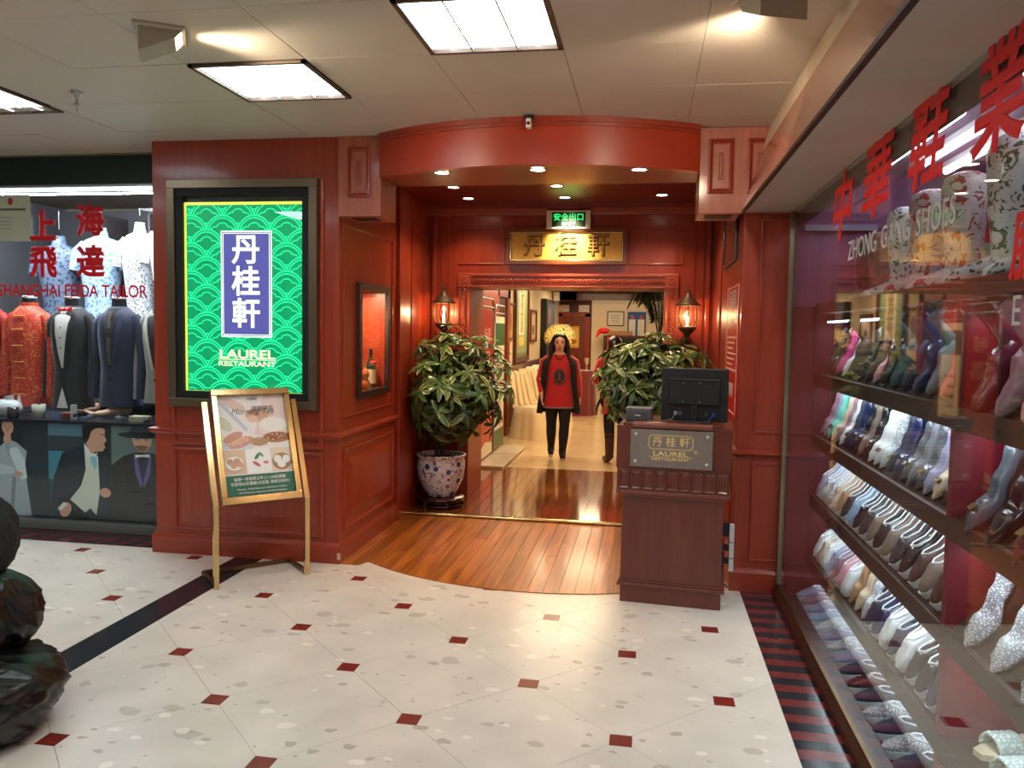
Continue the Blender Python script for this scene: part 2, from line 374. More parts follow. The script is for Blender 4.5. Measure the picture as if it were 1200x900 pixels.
# fluorescent fittings
EM = mat('lit_diffuser', (240, 250, 255), .5, emit=8)
LOUV = mat('louvre_blade', (225, 232, 235), .25, .6)
def troffer(x, y, label, w=.594):
    t = thing('ceiling_light', label, 'light', (x + w / 2, y + w / 2, CZ), 0, 'square fluorescent fittings in the ceiling')
    h = w / 2
    b = MB(); b.box(-h, h, -h, -h + .022, -.008, .012); b.box(-h, h, h - .022, h, -.008, .012); b.box(-h, -h + .022, -h, h, -.008, .012); b.box(h - .022, h, -h, h, -.008, .012)
    b.put('frame', mat('fitting_frame', (84, 62, 46), .5), t)
    box('diffuser', -h + .02, h - .02, -h + .02, h - .02, .013, .018, EM, t)
    for k in (-.1, .1): box('louvre', k - .004, k + .004, -h + .02, h - .02, -.006, .012, LOUV, t)
    b = MB()
    for k in range(1, 14): yy = -h + .02 + k * (w - .04) / 14; b.box(-h + .02, h - .02, yy - .001, yy + .001, .002, .012)
    b.put('louvre_blades', LOUV, t, kind='stuff')
    for k in (-.19, 0, .19): MB().tube([(k, -h + .04, .004), (k, h - .04, .004)], .006, 8).put('tube', EM, t)
troffer(-.987, 2.987, 'square fluorescent ceiling light nearest the curved red canopy')
troffer(-2.19, 3.605, 'square fluorescent ceiling light in front of the lit green sign')
troffer(-3.99, 3.70, 'square fluorescent ceiling light cut by the photo edge, near the sprinkler')
for x, y in ((-.987, .3), (-2.19, 1.0), (-3.99, 1.2), (-5.4, 2.4), (-.987, -2.0), (-2.9, -1.6)):
    box('slab', x, x + .594, y, y + .594, CZ - .004, CZ - .001, EM, ceil)  # glowing panels added out of view as further fluorescent fittings lighting the hall
MB().lathe([(.03, 0), (.03, -.006), (.012, -.008), (.012, -.03), (.006, -.032), (.006, -.06), (.018, -.062), (.018, -.066), (.004, -.07), (.002, -.11)], 14).put('x', STEEL)
o = bpy.data.objects['x']; o.name = 'sprinkler_head'; tag(o, 'small dark sprinkler head hanging from the ceiling above the tailor window', 'sprinkler'); o.location = (-3.04, 3.945, CZ)
# box spotlights hanging from ceiling
def spotbox(x, y, rz, label, aim):
    t = thing('ceiling_spotlight', label, 'light', (x, y, CZ), rz, 'beige box spotlights under the ceiling')
    bm_ = mat('spot_body', (172, 160, 142), .5)
    b = MB(); b.box(-.115, .115, -.1, .1, -.012, 0); b.put('mount_plate', mat('spot_plate', (196, 184, 168), .5), t, .002)
    b = MB(); b.add([(-.09, -.08, -.012), (.09, -.08, -.012), (.09, .09, -.012), (-.09, .09, -.012), (-.09, -.08, -.11), (.09, -.08, -.11), (.09, .06, -.045), (-.09, .06, -.045)],
              [(0, 1, 5, 4), (4, 5, 6, 7), (1, 2, 6, 5), (3, 0, 4, 7)]); b.put('body', bm_, t)
    MB().add([(-.085, .085, -.014), (.085, .085, -.014), (.085, .058, -.043), (-.085, .058, -.043)], [(0, 1, 2, 3)]).put('lens', mat('warm_lens', (255, 214, 160), .5, emit=7), t)
    l = lamp('SPOT', 'spot_lamp', (0, .13, -.05), 23, (1, .80, .58), .06, (math.radians(74), 0, 0), 110); l.parent = t
spotbox(-2.06, 3.19, math.radians(-60), 'beige box spotlight near the fluorescent light before the green sign', 0)
spotbox(.42, 3.12, math.radians(20), 'beige box spotlight beside the sloping brown beam', 0)

# ------------------------------------------------------------------ left column and walls
wl = struct('wall_left')
b = MB(); b.box(-3.33, -2.3, YF, YF + .6, 0, CZ); b.put('wall_panelling', WD, wl)
# return wall with display opening  x -2.3..-2.0
NY0, NY1, NZ0, NZ1 = 5.40, 6.00, 1.115, 1.86
b = MB(); b.box(-2.3, -2.0, YF, NY0, 0, CZ); b.box(-2.3, -2.0, NY1, 7.2, 0, CZ); b.box(-2.3, -2.0, NY0, NY1, 0, NZ0); b.box(-2.3, -2.0, NY0, NY1, NZ1, CZ); b.box(-2.3, -2.26, NY0, NY1, NZ0, NZ1)
b.put('wall_panelling', WD, wl)
FF = Fr((0, YF, 0), (1, 0, 0)); FL = Fr((-2.0, 0, 0), (0, 1, 0)); FR = Fr((.56, 0, 0), (0, -1, 0))
assert FF.N.y < 0 and FL.N.x > 0 and FR.N.x < 0
PJ = [(0, -.002), (.002, .016), (.012, .022), (.026, .02), (.034, .006), (.04, .002)]
panel(FF, -3.20, -2.10, .76, 2.55, PJ, WD, wl)
panel(FF, -3.19, -2.10, .165, .745, P2, WD, wl)
panel(FL, 5.12, 6.20, .20, .765, P2, WD, wl)
panel(FL, 5.12, 6.18, .98, 2.29, [(0, -.002), (.002, .010), (.01, .014), (.018, .004), (.02, .001)], WD, wl) if False else None
def ringf(fr, u0, u1, v0, v1, wdt, h, m, parent, name='moulding'):
    b = MB()
    for a in ((u0, u1, v0, v0 + wdt), (u0, u1, v1 - wdt, v1), (u0, u0 + wdt, v0 + wdt, v1 - wdt), (u1 - wdt, u1, v0 + wdt, v1 - wdt)):
        c = MB().box(0, 1, 0, 1, 0, 1); c.v = [fr.p(a[0] + (a[1] - a[0]) * v.x, a[2] + (a[3] - a[2]) * v.y, -.002 + h * v.z) for v in c.v]; b.add(c.v, c.f)
    return b.put(name, m, parent, .002)
ringf(FL, 5.11, 6.16, .97, 2.27, .014, .013, WD, wl)
# chair rail and base boards
RAIL = [(0, .83), (.012, .832), (.02, .845), (.034, .852), (.034, .868), (.018, .875), (0, .88)]
BASE = [(0, 0), (.022, 0), (.022, .115), (.014, .135), (.006, .142), (0, .142)]
def runm(path, prof, name, m, parent, mit=True):
    """profile (out, z) along a plan path with mitred corners; out is to the right of travel"""
    rs = []
    for i, p in enumerate(path):
        p = V(p); d0 = (p - V(path[i - 1])).normalized() if i else None; d1 = (V(path[i + 1]) - p).normalized() if i < len(path) - 1 else None
        n0 = V((d0.y, -d0.x)) if d0 else None; n1 = V((d1.y, -d1.x)) if d1 else None
        if n0 and n1: n = (n0 + n1).normalized(); n = n / max(.3, n.dot(n0))
        else: n = n0 or n1
        rs.append([(p.x + n.x * a, p.y + n.y * a, z) for a, z in prof])
    return MB().rings(rs, True, False).put(name, m, parent)
LP = [(-3.33, 5.3), (-3.33, YF), (-2.0, YF), (-2.0, 6.27)]
runm(LP, RAIL, 'chair_rail', WDH, wl); runm(LP, BASE, 'skirting', WDH, wl)
# corner pilaster further in
b = MB(); b.box(-2.0, -1.965, 6.27, 6.56, 0, CZ); b.put('pilaster', WD, wl, .006)
ringf(FL, 6.68, 7.12, .98, 2.5, .012, .012, WD, wl); ringf(FL, 6.68, 7.12, .2, .78, .012, .012, WD, wl)
# scuffed corner of the base
MB().box(-2.0, -1.976, YF - .0235, YF - .018, .03, .075).put('scuff', mat('scuff', (206, 176, 150), .8), wl)

# right side
wr = struct('wall_right')
box('wall_panelling', .56, .86, YF, 7.77, 0, CZ, WD, wr)
ringf(FF, .66, .83, .98, 2.27, .012, .012, WD, wr); ringf(FF, .655, .83, .19, .80, .014, .014, WD, wr)
ringf(FR, -6.6, -5.25, .2, .78, .012, .012, WD, wr)
RP = [(.56, 7.2), (.56, YF), (.86, YF)]
runm(RP, RAIL, 'chair_rail', WDH, wr); runm(RP, BASE, 'skirting', WDH, wr)
b = MB(); b.box(.545, .56, 6.4, 6.55, 0, 2.7); b.put('pilaster', WD, wr, .004)

# back wall with the opening
wb = struct('wall_back')
b = MB(); b.box(-2.3, -1.59, 7.2, 7.77, 0, CZ); b.box(.148, .86, 7.2, 7.77, 0, CZ); b.box(-1.59, .148, 7.2, 7.77, 1.965, CZ); b.put('wall_panelling', WD, wb)
FB = Fr((0, 7.2, 0), (1, 0, 0))
for u0, u1, v0, v1 in ((-1.71, -1.28, 2.17, 2.49), (-.175, .30, 2.17, 2.49), (-1.865, -1.79, .98, 2.5), (.385, .475, .98, 2.5)):
    ringf(FB, u0, u1, v0, v1, .012, .012, WD, wb)
box('fluted_strip', -1.95, -1.91, 7.17, 7.2, 0, 2.6, WD, wb, .008); box('fluted_strip', .49, .53, 7.17, 7.2, 0, 2.6, WD, wb, .008)
runm([(-2.0, 7.2), (.56, 7.2)], [(0, 2.60), (.012, 2.605), (.02, 2.63), (.04, 2.66), (.045, 2.70), (0, 2.70)], 'cornice', WDH, wb)
# door casing with rope beads and corner blocks
cas = struct('door_casing_trim'); cas.name = 'trim_1'
CW = mat('casing_wood', (164, 66, 42), .38, coat=.3)
for u0, u1, v0, v1, nm in ((-1.70, -1.59, 0, 1.965, 'casing'), (.148, .258, 0, 1.965, 'casing'), (-1.59, .148, 1.965, 2.08, 'casing')):
    fbox(FB, u0, u1, v0, v1, 0, .03, nm, CW, cas, .003)
for u0, u1, v0, v1 in ((-1.70, -1.685, 0, 1.965), (-1.605, -1.59, 0, 1.965), (.148, .163, 0, 1.965), (.243, .258, 0, 1.965)):
    fbox(FB, u0, u1, v0, v1, .03, .042, 'bead_strip', CW, cas, .003)
for v0, v1 in ((1.965, 1.98), (2.062, 2.085)): fbox(FB, -1.6, .16, v0, v1, .03, .044, 'bead_strip', CW, cas, .003)
def rope(p0, p1, nm='rope_moulding'):
    b = MB(); p0, p1 = V(p0), V(p1); L = (p1 - p0).length; n = int(L / .021); d = (p1 - p0) / n; dd = d.normalized(); side = dd.cross(V((0, 1, 0)))
    for i in range(n):
        c = p0 + d * (i + .5); a = c - side * .022 - dd * .012; e = c + side * .022 + dd * .012
        b.tube([a + (0, .004, 0) if False else a, c + V((0, -.012, 0)), e], [.002, .0085, .002], 6)
    return b.put(nm, CW, cas, kind='stuff')
rope((-1.59, 7.165, 2.022), (.148, 7.165, 2.022)); rope((-1.645, 7.165, .02), (-1.645, 7.165, 1.96)); rope((.203, 7.165, .02), (.203, 7.165, 1.96))
for u in (-1.70, .148):
    fbox(FB, u - .004, u + .114, 1.962, 2.09, 0, .045, 'corner_block', CW, cas, .004)
    f2 = Fr((u + .055, 7.155, 2.026), (1, 0, 0)); b = MB()
    for k in range(8):
        a = k * PI / 4; b.ell(f2.p(.024 * math.cos(a), .024 * math.sin(a), 0), .012, .006, .012, 8, 5)
    b.ell(f2.p(0, 0, 0), .01, .01, .01, 8, 5); b.put('rosette', CW, cas)

# curved canopy
cp = struct('trim_2')
N = 40; xs = [-1.715 + i * 2.0 / N for i in range(N + 1)]
def arcband(dr0, dr1, z0, z1, nm, m):
    cols = [[(x, arc_y(x, dr0), z0), (x, arc_y(x, dr0), z1), (x, arc_y(x, dr0) + (dr0 - dr1), z1), (x, arc_y(x, dr0) + (dr0 - dr1), z0)] for x in xs]
    b = MB()
    for j in range(4): k = (j + 1) % 4; b.add([p for c in cols for p in (c[j], c[k])], [(2 * i, 2 * i + 2, 2 * i + 3, 2 * i + 1) for i in range(N)], j in (0, 2))
    b.add(cols[0], [(0, 1, 2, 3)]); b.add(cols[-1], [(3, 2, 1, 0)])
    return b.put(nm, m, cp)
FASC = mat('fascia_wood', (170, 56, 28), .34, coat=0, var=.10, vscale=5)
arcband(0, -.06, 2.54, CZ, 'fascia', FASC); arcband(.022, -.02, CZ - .03, CZ, 'cornice', WD); arcband(.01, -.02, CZ - .05, CZ - .03, 'cornice', WD)
vs = []; fs = []
for x in xs: vs += [(x, arc_y(x, -.02), 2.545), (x, 5.32, 2.545)]
fs = [(2 * i, 2 * i + 1, 2 * i + 3, 2 * i + 2) for i in range(N)]
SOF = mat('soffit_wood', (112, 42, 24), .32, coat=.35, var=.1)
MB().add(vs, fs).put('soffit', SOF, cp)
ec = struct('ceiling_entrance')
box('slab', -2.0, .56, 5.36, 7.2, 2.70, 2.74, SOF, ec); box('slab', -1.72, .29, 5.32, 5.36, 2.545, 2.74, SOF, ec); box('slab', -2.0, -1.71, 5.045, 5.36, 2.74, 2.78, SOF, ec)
def downlight(x, y, z, lab, p=26):
    t = thing('downlight', lab, 'light', (x, y, z), 0, 'recessed downlights in the entrance ceiling')
    MB().lathe([(.042, -.003), (.05, -.004), (.053, -.001), (.053, .002), (.042, .002)], 20, cap=False).put('rim', mat('lamp_rim', (200, 196, 188), .3, .6), t)
    MB().lathe([(.0, .0), (.043, -.0015)], 20, cap=False).put('lens', mat('lit_lamp', (255, 238, 205), .4, emit=14), t)
    l = lamp('SPOT', 'lamp_beam', (0, 0, -.02), p, WARM, .04, (0, 0, 0), 118, blend=.7); l.parent = t
for k, x in enumerate((-1.27, -.67, -.07)): downlight(x, 4.86 + (.02 if k != 1 else -.02), 2.54, ['lit downlight in the low front soffit, nearest the green sign', 'lit downlight in the low front soffit, middle one of three', 'lit downlight in the low front soffit, nearest the shoe shop'][k], 6)
for k, (x, y) in enumerate(((-1.54, 6.28), (-.72, 6.28), (.09, 6.12))): downlight(x, y, 2.70, ['small downlight in the inner ceiling, first row, nearest the wine niche', 'small downlight in the inner ceiling before the gold sign', 'small downlight in the inner ceiling, first row, nearest the shoe shop'][k], 16)
for k, (x, y) in enumerate(((-1.54, 6.82), (-.71, 6.82), (.09, 6.75))): downlight(x, y, 2.70, ['small downlight close to the back cornice, above the left lantern', 'small downlight close to the exit sign', 'small downlight close to the back cornice, above the right lantern'][k], 17)
# corbels
def corbel(x0, x1, y1, mm, nm, extra=0):
    c = struct(nm); z0 = 2.30
    box('corbel_block', x0, x1, YF - .0, y1, z0, CZ, mm, c, .003); f = Fr((0, YF, 0), (1, 0, 0)); xm = (x0 + x1) / 2; a = .075
    box('corbel_face', x0, x1 + extra, YF - .012, YF, z0, CZ, mm, c, .003)
    f = Fr((0, YF - .012, 0), (1, 0, 0))
    panel(f, xm - a, xm + a, z0 + .12, CZ - .07, [(0, -.002), (0, .012), (.012, .018), (.02, .004), (.026, .002), (.045, -.008), (.046, -.008)], WD, c)
    panel(f, xm - .014, xm + .014, z0 + .20, CZ - .15, [(0, -.009), (0, .012), (.005, .014), (.009, .004)], WDL, c, 'fillet')
    if extra > .1:
        panel(f, x1 + .03, x1 + .17, z0 + .12, CZ - .07, [(0, -.002), (0, .012), (.012, .018), (.02, .004), (.026, .002), (.045, -.008), (.046, -.008)], WD, c)
        panel(f, x1 + .085, x1 + .113, z0 + .20, CZ - .15, [(0, -.009), (0, .012), (.005, .014), (.009, .004)], WDL, c, 'fillet')
    box('vent', xm - .08, xm + .08, YF + .06, YF + .2, z0 - .004, z0 + .001, mat('vent_slot', (40, 22, 16), .6), c)
WDL = wood('cherry_wood_pale', (158, 80, 58), (182, 100, 74), rough=.45)
corbel(-2.004, -1.713, 5.35, WDL, 'trim_3'); corbel(.285, .535, 5.35, WDL, 'trim_4', .3)
# sloping beam on the shoe shop side
bm4 = struct('trim_5')
BEAM = mat('beam_laminate', (186, 132, 108), .2, coat=.6, var=.06, vscale=2)
def slope(pts, y0, y1, nm, m):
    n = len(pts); vs = [(x, y0, z) for x, z in pts] + [(x, y1, z) for x, z in pts]
    return MB().add(vs, [tuple(range(n))[::-1], tuple(range(n, 2 * n))] + [(i, (i + 1) % n, n + (i + 1) % n, n + i) for i in range(n)]).put(nm, m, bm4)
slope([(.543, 2.31), (.60, 2.31), (.72, 2.65), (.641, 2.65)], -3.6, 4.05, 'fascia_board', BEAM)
slope([(.543, 2.31), (.60, 2.31), (.72, 2.65), (.641, 2.65)], 4.052, 5.03, 'fascia_board', BEAM)
slope([(.638, 2.645), (.74, 2.645), (.74, 2.812), (.684, 2.812)], -3.6, 5.03, 'cove_board', mat('cove_white', (216, 198, 172), .45))
slope([(.540, 2.303), (.56, 2.303), (.56, 2.318), (.540, 2.318)], -3.6, 5.03, 'edge_strip', mat('beam_edge', (58, 34, 26), .5))
for a, b_ in ((-3.6, 1.0), (1.002, 3.55), (3.552, 5.04)): box('soffit_board', .56, .86, a, b_, 2.306, 2.32, SOFF, bm4)

# dome camera on canopy
t = thing('security_camera', 'tiny white security camera fixed to the top of the curved canopy', 'camera', (-.70, 4.655, 2.755))
box('mount', -.03, .03, -.03, .03, .035, .045, BLACKP, t); box('body', -.014, .014, -.03, .02, -.02, .035, WHITE, t, .004); MB().lathe([(.009, 0), (.009, .004)], 12).xf(Matrix.Translation((0, -.03, .005)) @ Matrix.Rotation(PI / 2, 4, 'X')).put('lens', BLACKP, t)

# ------------------------------------------------------------------ lit green sign
t = thing('light_box_sign', 'tall lit green scallop-pattern restaurant sign with purple name plate', 'sign')
def pframe(fr, u0, u1, v0, v1, wd, d, m, parent, nm='frame'):
    b = MB()
    for a in ((u0, u1, v0, v0 + wd), (u0, u1, v1 - wd, v1), (u0, u0 + wd, v0 + wd, v1 - wd), (u1 - wd, u1, v0 + wd, v1 - wd)):
        c = MB().box(0, 1, 0, 1, 0, 1); c.v = [fr.p(a[0] + (a[1] - a[0]) * v.x, a[2] + (a[3] - a[2]) * v.y, d * v.z) for v in c.v]; b.add(c.v, c.f)
    return b.put(nm, m, parent, .003)
pframe(FF, -3.19, -2.13, 1.03, 2.54, .055, .065, BRONZE, t); pframe(FF, -3.135, -2.185, 1.085, 2.485, .05, .05, DARK, t, 'inner_frame')
fbox(FF, -3.13, -2.19, 1.09, 2.48, .004, .012, 'backing', mat('sign_backing', (20, 32, 40), .4), t)
SW, SH = .872, 1.28; fs_ = Fr((-3.087, YF - .022, 1.118), (1, 0, 0))
polys = [((236, 246, 96), RC(0, 0, 1, 1)), ((0, 150, 92), RC(.022, .015, .978, .985))]
art('print_sheet', fs_, SW, SH, polys, t, PRINTL, .0, .001)
# scallops: thin ribbons, each hidden where a fan in front covers it
PW, PH = .228, .092; RR = .118
def fan_lines():
    out = []
    for row in range(-2, 16):
        for col in range(-1, 6):
            cx = .02 + col * PW + (row % 2) * PW / 2 + .03; cy = -.03 + row * PH
            cur = [([(cx + r * math.cos(t), cy + r * math.sin(t)) for t in [PI * i / 28 for i in range(29)]], .0042) for r in (RR, RR - .017)]
            cl = []
            for i in range(57):
                t = -.35 + (PI + .7) * i / 56; u_ = (t + .35) / (PI + .7) * PI; r = .050 + .022 * abs(math.sin(u_ * 2.5)) ** .7 if False else .050 + .020 * abs(math.sin(u_ * 3)) ** .6; cl.append((cx + r * 1.22 * math.cos(t), cy + .004 + r * .92 * math.sin(t)))
            cur.append((cl, .0036))
            cur += [([(cx + r * math.cos(t), cy - .060 + r * math.sin(t)) for t in [PI * i / 18 for i in range(19)]], .0036) for r in (.036, .019)]
            out.append((cx, cy, row, cur))
    return out
vs, fs = [], []
def covered(x, y, cx, cy):
    for dx, dy in ((PW / 2, PH), (-PW / 2, PH), (0, 2 * PH), (PW, 2 * PH), (-PW, 2 * PH)):
        if (x - cx - dx) ** 2 + (y - cy + dy) ** 2 < (RR + .003) ** 2: return True
    return False
for cx, cy, row, cur in fan_lines():
    for pts, wd in cur:
        for (x0, y0), (x1, y1) in zip(pts, pts[1:]):
            mx, my = (x0 + x1) / 2, (y0 + y1) / 2
            if covered(mx, my, cx, cy): continue
            if min(x0, x1) < .022 or max(x0, x1) > SW - .022 or min(y0, y1) < .022 or max(y0, y1) > SH - .022: continue
            d = V((x1 - x0, y1 - y0)).normalized() * wd; b0 = len(vs)
            vs += [fs_.p(x0 - d.y, y0 + d.x, .002), fs_.p(x1 - d.y, y1 + d.x, .002), fs_.p(x1 + d.y, y1 - d.x, .002), fs_.p(x0 + d.y, y0 - d.x, .002)]; fs.append((b0, b0 + 1, b0 + 2, b0 + 3))
mesh('wave_pattern', vs, fs, mat('lit_mint', (40, 235, 165), .5, emit=.62), t)
WL = mat('lit_white', (255, 255, 250), .5, emit=.8); PU = mat('lit_purple', (88, 86, 164), .5, emit=.55)
fbox(fs_, .268, .63, .385, 1.09, .002, .003, 'name_plate', WL, t); fbox(fs_, .276, .622, .393, 1.082, .003, .0036, 'name_plate', PU, t)
fbox(fs_, .282, .616, .399, 1.076, .0036, .0040, 'name_plate', WL, t); fbox(fs_, .287, .611, .404, 1.071, .0040, .0044, 'name_plate', PU, t)
for k, ch in enumerate('丹桂軒'): text(ch, fs_, .447, .955 - k * .212, .205, WL, t, .005, 'character', .0005, 1, .0045)
YL = mat('lit_cream', (250, 246, 200), .5, emit=.65)
text('LAUREL', fs_, .45, .268, .082, YL, t, .004, 'lettering', .0005, 1.42, .002); text('RESTAURANT', fs_, .45, .205, .047, YL, t, .004, 'lettering', .0005, 1.42, .001)
fbox(fs_, .24, .66, .232, .237, .003, .004, 'rule', YL, t)
fbox(FF, -3.13, -2.19, 1.09, 2.48, .034, .038, 'glass', GLASS2, t)

# wine niche
t = thing('display_niche', 'glass-fronted display niche in the side wall holding wine and figures', 'display case')
pframe(FL, NY0 - .035, NY1 + .035, NZ0 - .035, NZ1 + .035, .05, .03, mat('carved_dark', (52, 24, 16), .45, bump=.8, bscale=90), t)
fbox(FL, NY0, NY1, NZ0, NZ1, -.01, -.006, 'glass', GLASS2, t)
box('back_panel', -2.262, -2.255, NY0, NY1, NZ0, NZ1, mat('niche_back', (120, 66, 36), .5, var=.5, vscale=14), t)
art('scroll_print', Fr((-2.25, 5.86, 1.14), (0, 1, 0)), .115, .68, [((226, 216, 196), RC(0, 0, 1, 1))] + [((120, 110, 96), RC(.4, .1 + k * .08, .6, .13 + k * .08)) for k in range(6)], t)
lamp('AREA', 'niche_fill', (-2.12, 5.7, 1.85), 9, WARM, .12).parent = t  # area light added to brighten the niche interior, no fitting modelled
t = thing('wine_bottle', 'wine bottle with cream label and red bow inside the wall niche', 'bottle', (-2.08, 5.90, NZ0))
MB().lathe([(.0, 0), (.036, 0), (.037, .01), (.037, .17), (.03, .2), (.014, .235), (.013, .3), (.015, .302), (.015, .31), (0, .31)], 20).put('glass_body', mat('bottle_glass', (24, 30, 20), .12, coat=.5), t)
MB().lathe([(.038, .04), (.038, .15)], 20, cap=False).put('label_band', mat('bottle_label', (226, 214, 180), .6), t)
MB().lathe([(.017, .2), (.026, .205), (.017, .215)], 12).ell((.02, -.02, .2), .02, .03, .014).ell((.02, .02, .2), .02, .03, .014).put('bow', RED, t)
t = thing('gourd_figure', 'amber double gourd ornament beside the wine bottle in the niche', 'ornament', (-2.06, 5.72, NZ0))
MB().lathe([(0, 0), (.03, .003), (.042, .035), (.035, .065), (.018, .085), (.03, .105), (.03, .13), (.012, .155), (.004, .17), (0, .17)], 18).put('gourd', mat('amber', (196, 110, 60), .3, coat=.4), t)
MB().tube([(0, 0, .168), (.008, .004, .185), (.004, .01, .195)], .003, 6).put('stem', DARK, t)
t = thing('hanging_figure', 'dark carved figure hanging high in the wall niche', 'ornament', (-2.20, 5.90, 1.56))
MB().ell((0, 0, .12), .03, .03, .035).ell((0, 0, .04), .035, .04, .06).put('figure', mat('dark_figure', (58, 66, 62), .35), t)
MB().tube([(0, -.03, .0), (0, -.04, -.06)], .01, 6).put('leg', mat('dark_figure'), t); MB().tube([(0, .03, .0), (0, .03, -.06)], .01, 6).put('leg', mat('dark_figure'), t); MB().tube([(0, 0, .15), (0, 0, .29)], .002, 5).put('string', DARK, t)

# exit sign and gold sign
t = thing('exit_sign', 'small lit green exit sign above the gold name board', 'sign')
FE = Fr((-.902, 7.13, 2.477), (1, 0, 0))
fbox(FE, 0, .39, 0, .162, -.025, 0, 'housing', mat('exit_housing', (222, 214, 190), .4), t, .004); fbox(FE, .05, .345, .018, .145, 0, .003, 'face', mat('exit_face', (8, 30, 16), .3), t)
GL = mat('lit_green', (30, 225, 110), .5, emit=1.0)
text('安全出口', FE, .197, .098, .068, GL, t, .004, 'lettering', .0005, 1, .0008); text('EXIT', FE, .197, .042, .042, mat('lit_pale', (190, 240, 170), .5, emit=.7), t, .004, 'lettering', .0005, 1.45, .0006)
[MB().tube([(x_, 7.14, 2.63), (x_, 7.14, 2.70)], .002, 5).put('hanger', DARK, t) for x_ in (-.80, -.61)]
t = thing('name_board', 'gold restaurant name board with carved characters over the doorway', 'sign')
FG = Fr((-1.262, 7.2, 2.168), (1, 0, 0)); GW, GH = 1.07, .322
pframe(FG, 0, GW, 0, GH, .032, .05, mat('gold_board_frame', (120, 62, 24), .35, coat=.3), t); pframe(FG, .032, GW - .032, .032, GH - .032, .012, .042, BRASS, t, 'inner_bead')
fbox(FG, .03, GW - .03, .03, GH - .03, 0, .028, 'gold_panel', mat('gold_leaf', (236, 184, 84), .45, .1, var=.08, vscale=30), t)
for u, ch in ((.253, '丹'), (.535, '桂'), (.82, '軒')):
    text(ch, FG, u, GH / 2, .215, mat('carved_brown', (84, 54, 30), .5), t, .030, 'character', .003, .9, .007); text(ch, FG, u - .003, GH / 2 + .003, .215, mat('carved_gold', (206, 160, 84), .35, .3), t, .041, 'character', .001, .9, .0)
lamp('SPOT', 'sign_lamp', (-.70, 6.88, 2.66), 75, (1, .86, .55), .03, (math.radians(40), 0, 0), 62, blend=.9)

# lanterns
def lantern(x, label):
    t = thing('wall_lantern', label, 'lantern', (x, 7.03, 1.53), 0, 'carriage lanterns on the back wall')
    IR = mat('lantern_iron', (92, 74, 56), .45, .6, bump=.3, bscale=80)
    MB().lathe([(.0, 0), (.02, 0), (.022, .03), (.04, .05), (.075, .085), (.078, .1), (.06, .108), (0, .108)], 16).put('base', IR, t)
    MB().lathe([(.062, .105), (.088, .14), (.098, .19), (.096, .24), (.085, .285)], 20, cap=False).put('glass_globe', glass('lantern_glass', .8, (1, .95, .86)) if 'lantern_glass' not in MATS else MATS['lantern_glass'], t)
    for k in range(8):
        a = 2 * PI * k / 8; MB().tube([(r * math.cos(a), r * math.sin(a), z) for r, z in ((.062, .105), (.09, .14), (.1, .19), (.098, .24), (.086, .285))], .004, 5).put('rib', IR, t)
    MB().lathe([(.105, .28), (.108, .292), (.09, .305), (.06, .34), (.032, .36), (.03, .375), (.018, .385), (.012, .40), (.018, .41), (.008, .425), (.004, .46), (0, .475)], 18).put('cap', IR, t)
    MB().lathe([(0, .11), (.008, .11), (.008, .14), (.012, .155), (.012, .172), (.004, .19), (0, .195)], 12).put('bulb', mat('lantern_bulb', (255, 214, 150), .3, emit=16), t)
    MB().tube([(0, 0, .02), (0, .05, -.04), (0, .12, -.05), (0, .165, -.02)], .01, 8).lathe([(.04, 0), (.04, .012)], 14).put('bracket', IR, t); MB().lathe([(0, 0), (.05, 0), (.045, .012), (0, .014)], 16).xf(Matrix.Translation((0, .168, -.02)) @ Matrix.Rotation(PI / 2, 4, 'X')).put('wall_plate', IR, t)
    lamp('POINT', 'lantern_lamp', (0, -.02, .2), 2.6, (1, .66, .34), .02).parent = t
lantern(-1.80, 'iron and glass carriage lantern rising behind the tree in the blue and white pot')
lantern(.338, 'iron and glass carriage lantern rising behind the plant and the monitor')

# posters on the right return wall
t = thing('wall_poster', 'tall red poster with white lettering on the return wall behind the monitor', 'poster')
FP = Fr((.56, 5.86, 1.05), (0, -1, 0))
fbox(FP, 0, .72, 0, .86, 0, .006, 'backing', mat('poster_red', (196, 28, 34), .35), t); pframe(FP, .02, .70, .02, .84, .006, .008, WHITE, t, 'border')
text('母親節', FP, .36, .74, .15, WHITE, t, .008, 'lettering', .0003); text('特惠套餐', FP, .36, .60, .07, WHITE, t, .008, 'lettering', .0003)
for k in range(7): fbox(FP, .10, .62 - (k % 3) * .08, .50 - k * .035, .512 - k * .035, .006, .0075, 'print_line', mat('poster_pink', (240, 190, 180), .5), t)
text('酒席優惠', FP, .36, .16, .1, WHITE, t, .008, 'lettering', .0003)
t = thing('wall_plaque', 'dark wooden framed plaque above the red poster', 'plaque')
FP = Fr((.56, 6.15, 2.05), (0, -1, 0))
fbox(FP, 0, .82, 0, .5, 0, .012, 'board', mat('plaque_board', (108, 40, 26), .35), t); pframe(FP, 0, .82, 0, .5, .03, .025, WDK, t)
text('港式飲茶', FP, .41, .34, .13, mat('plaque_text', (176, 104, 70), .5), t, .013, 'lettering', .0003); text('粵菜海鮮', FP, .41, .17, .08, mat('plaque_text'), t, .013, 'lettering', .0003)

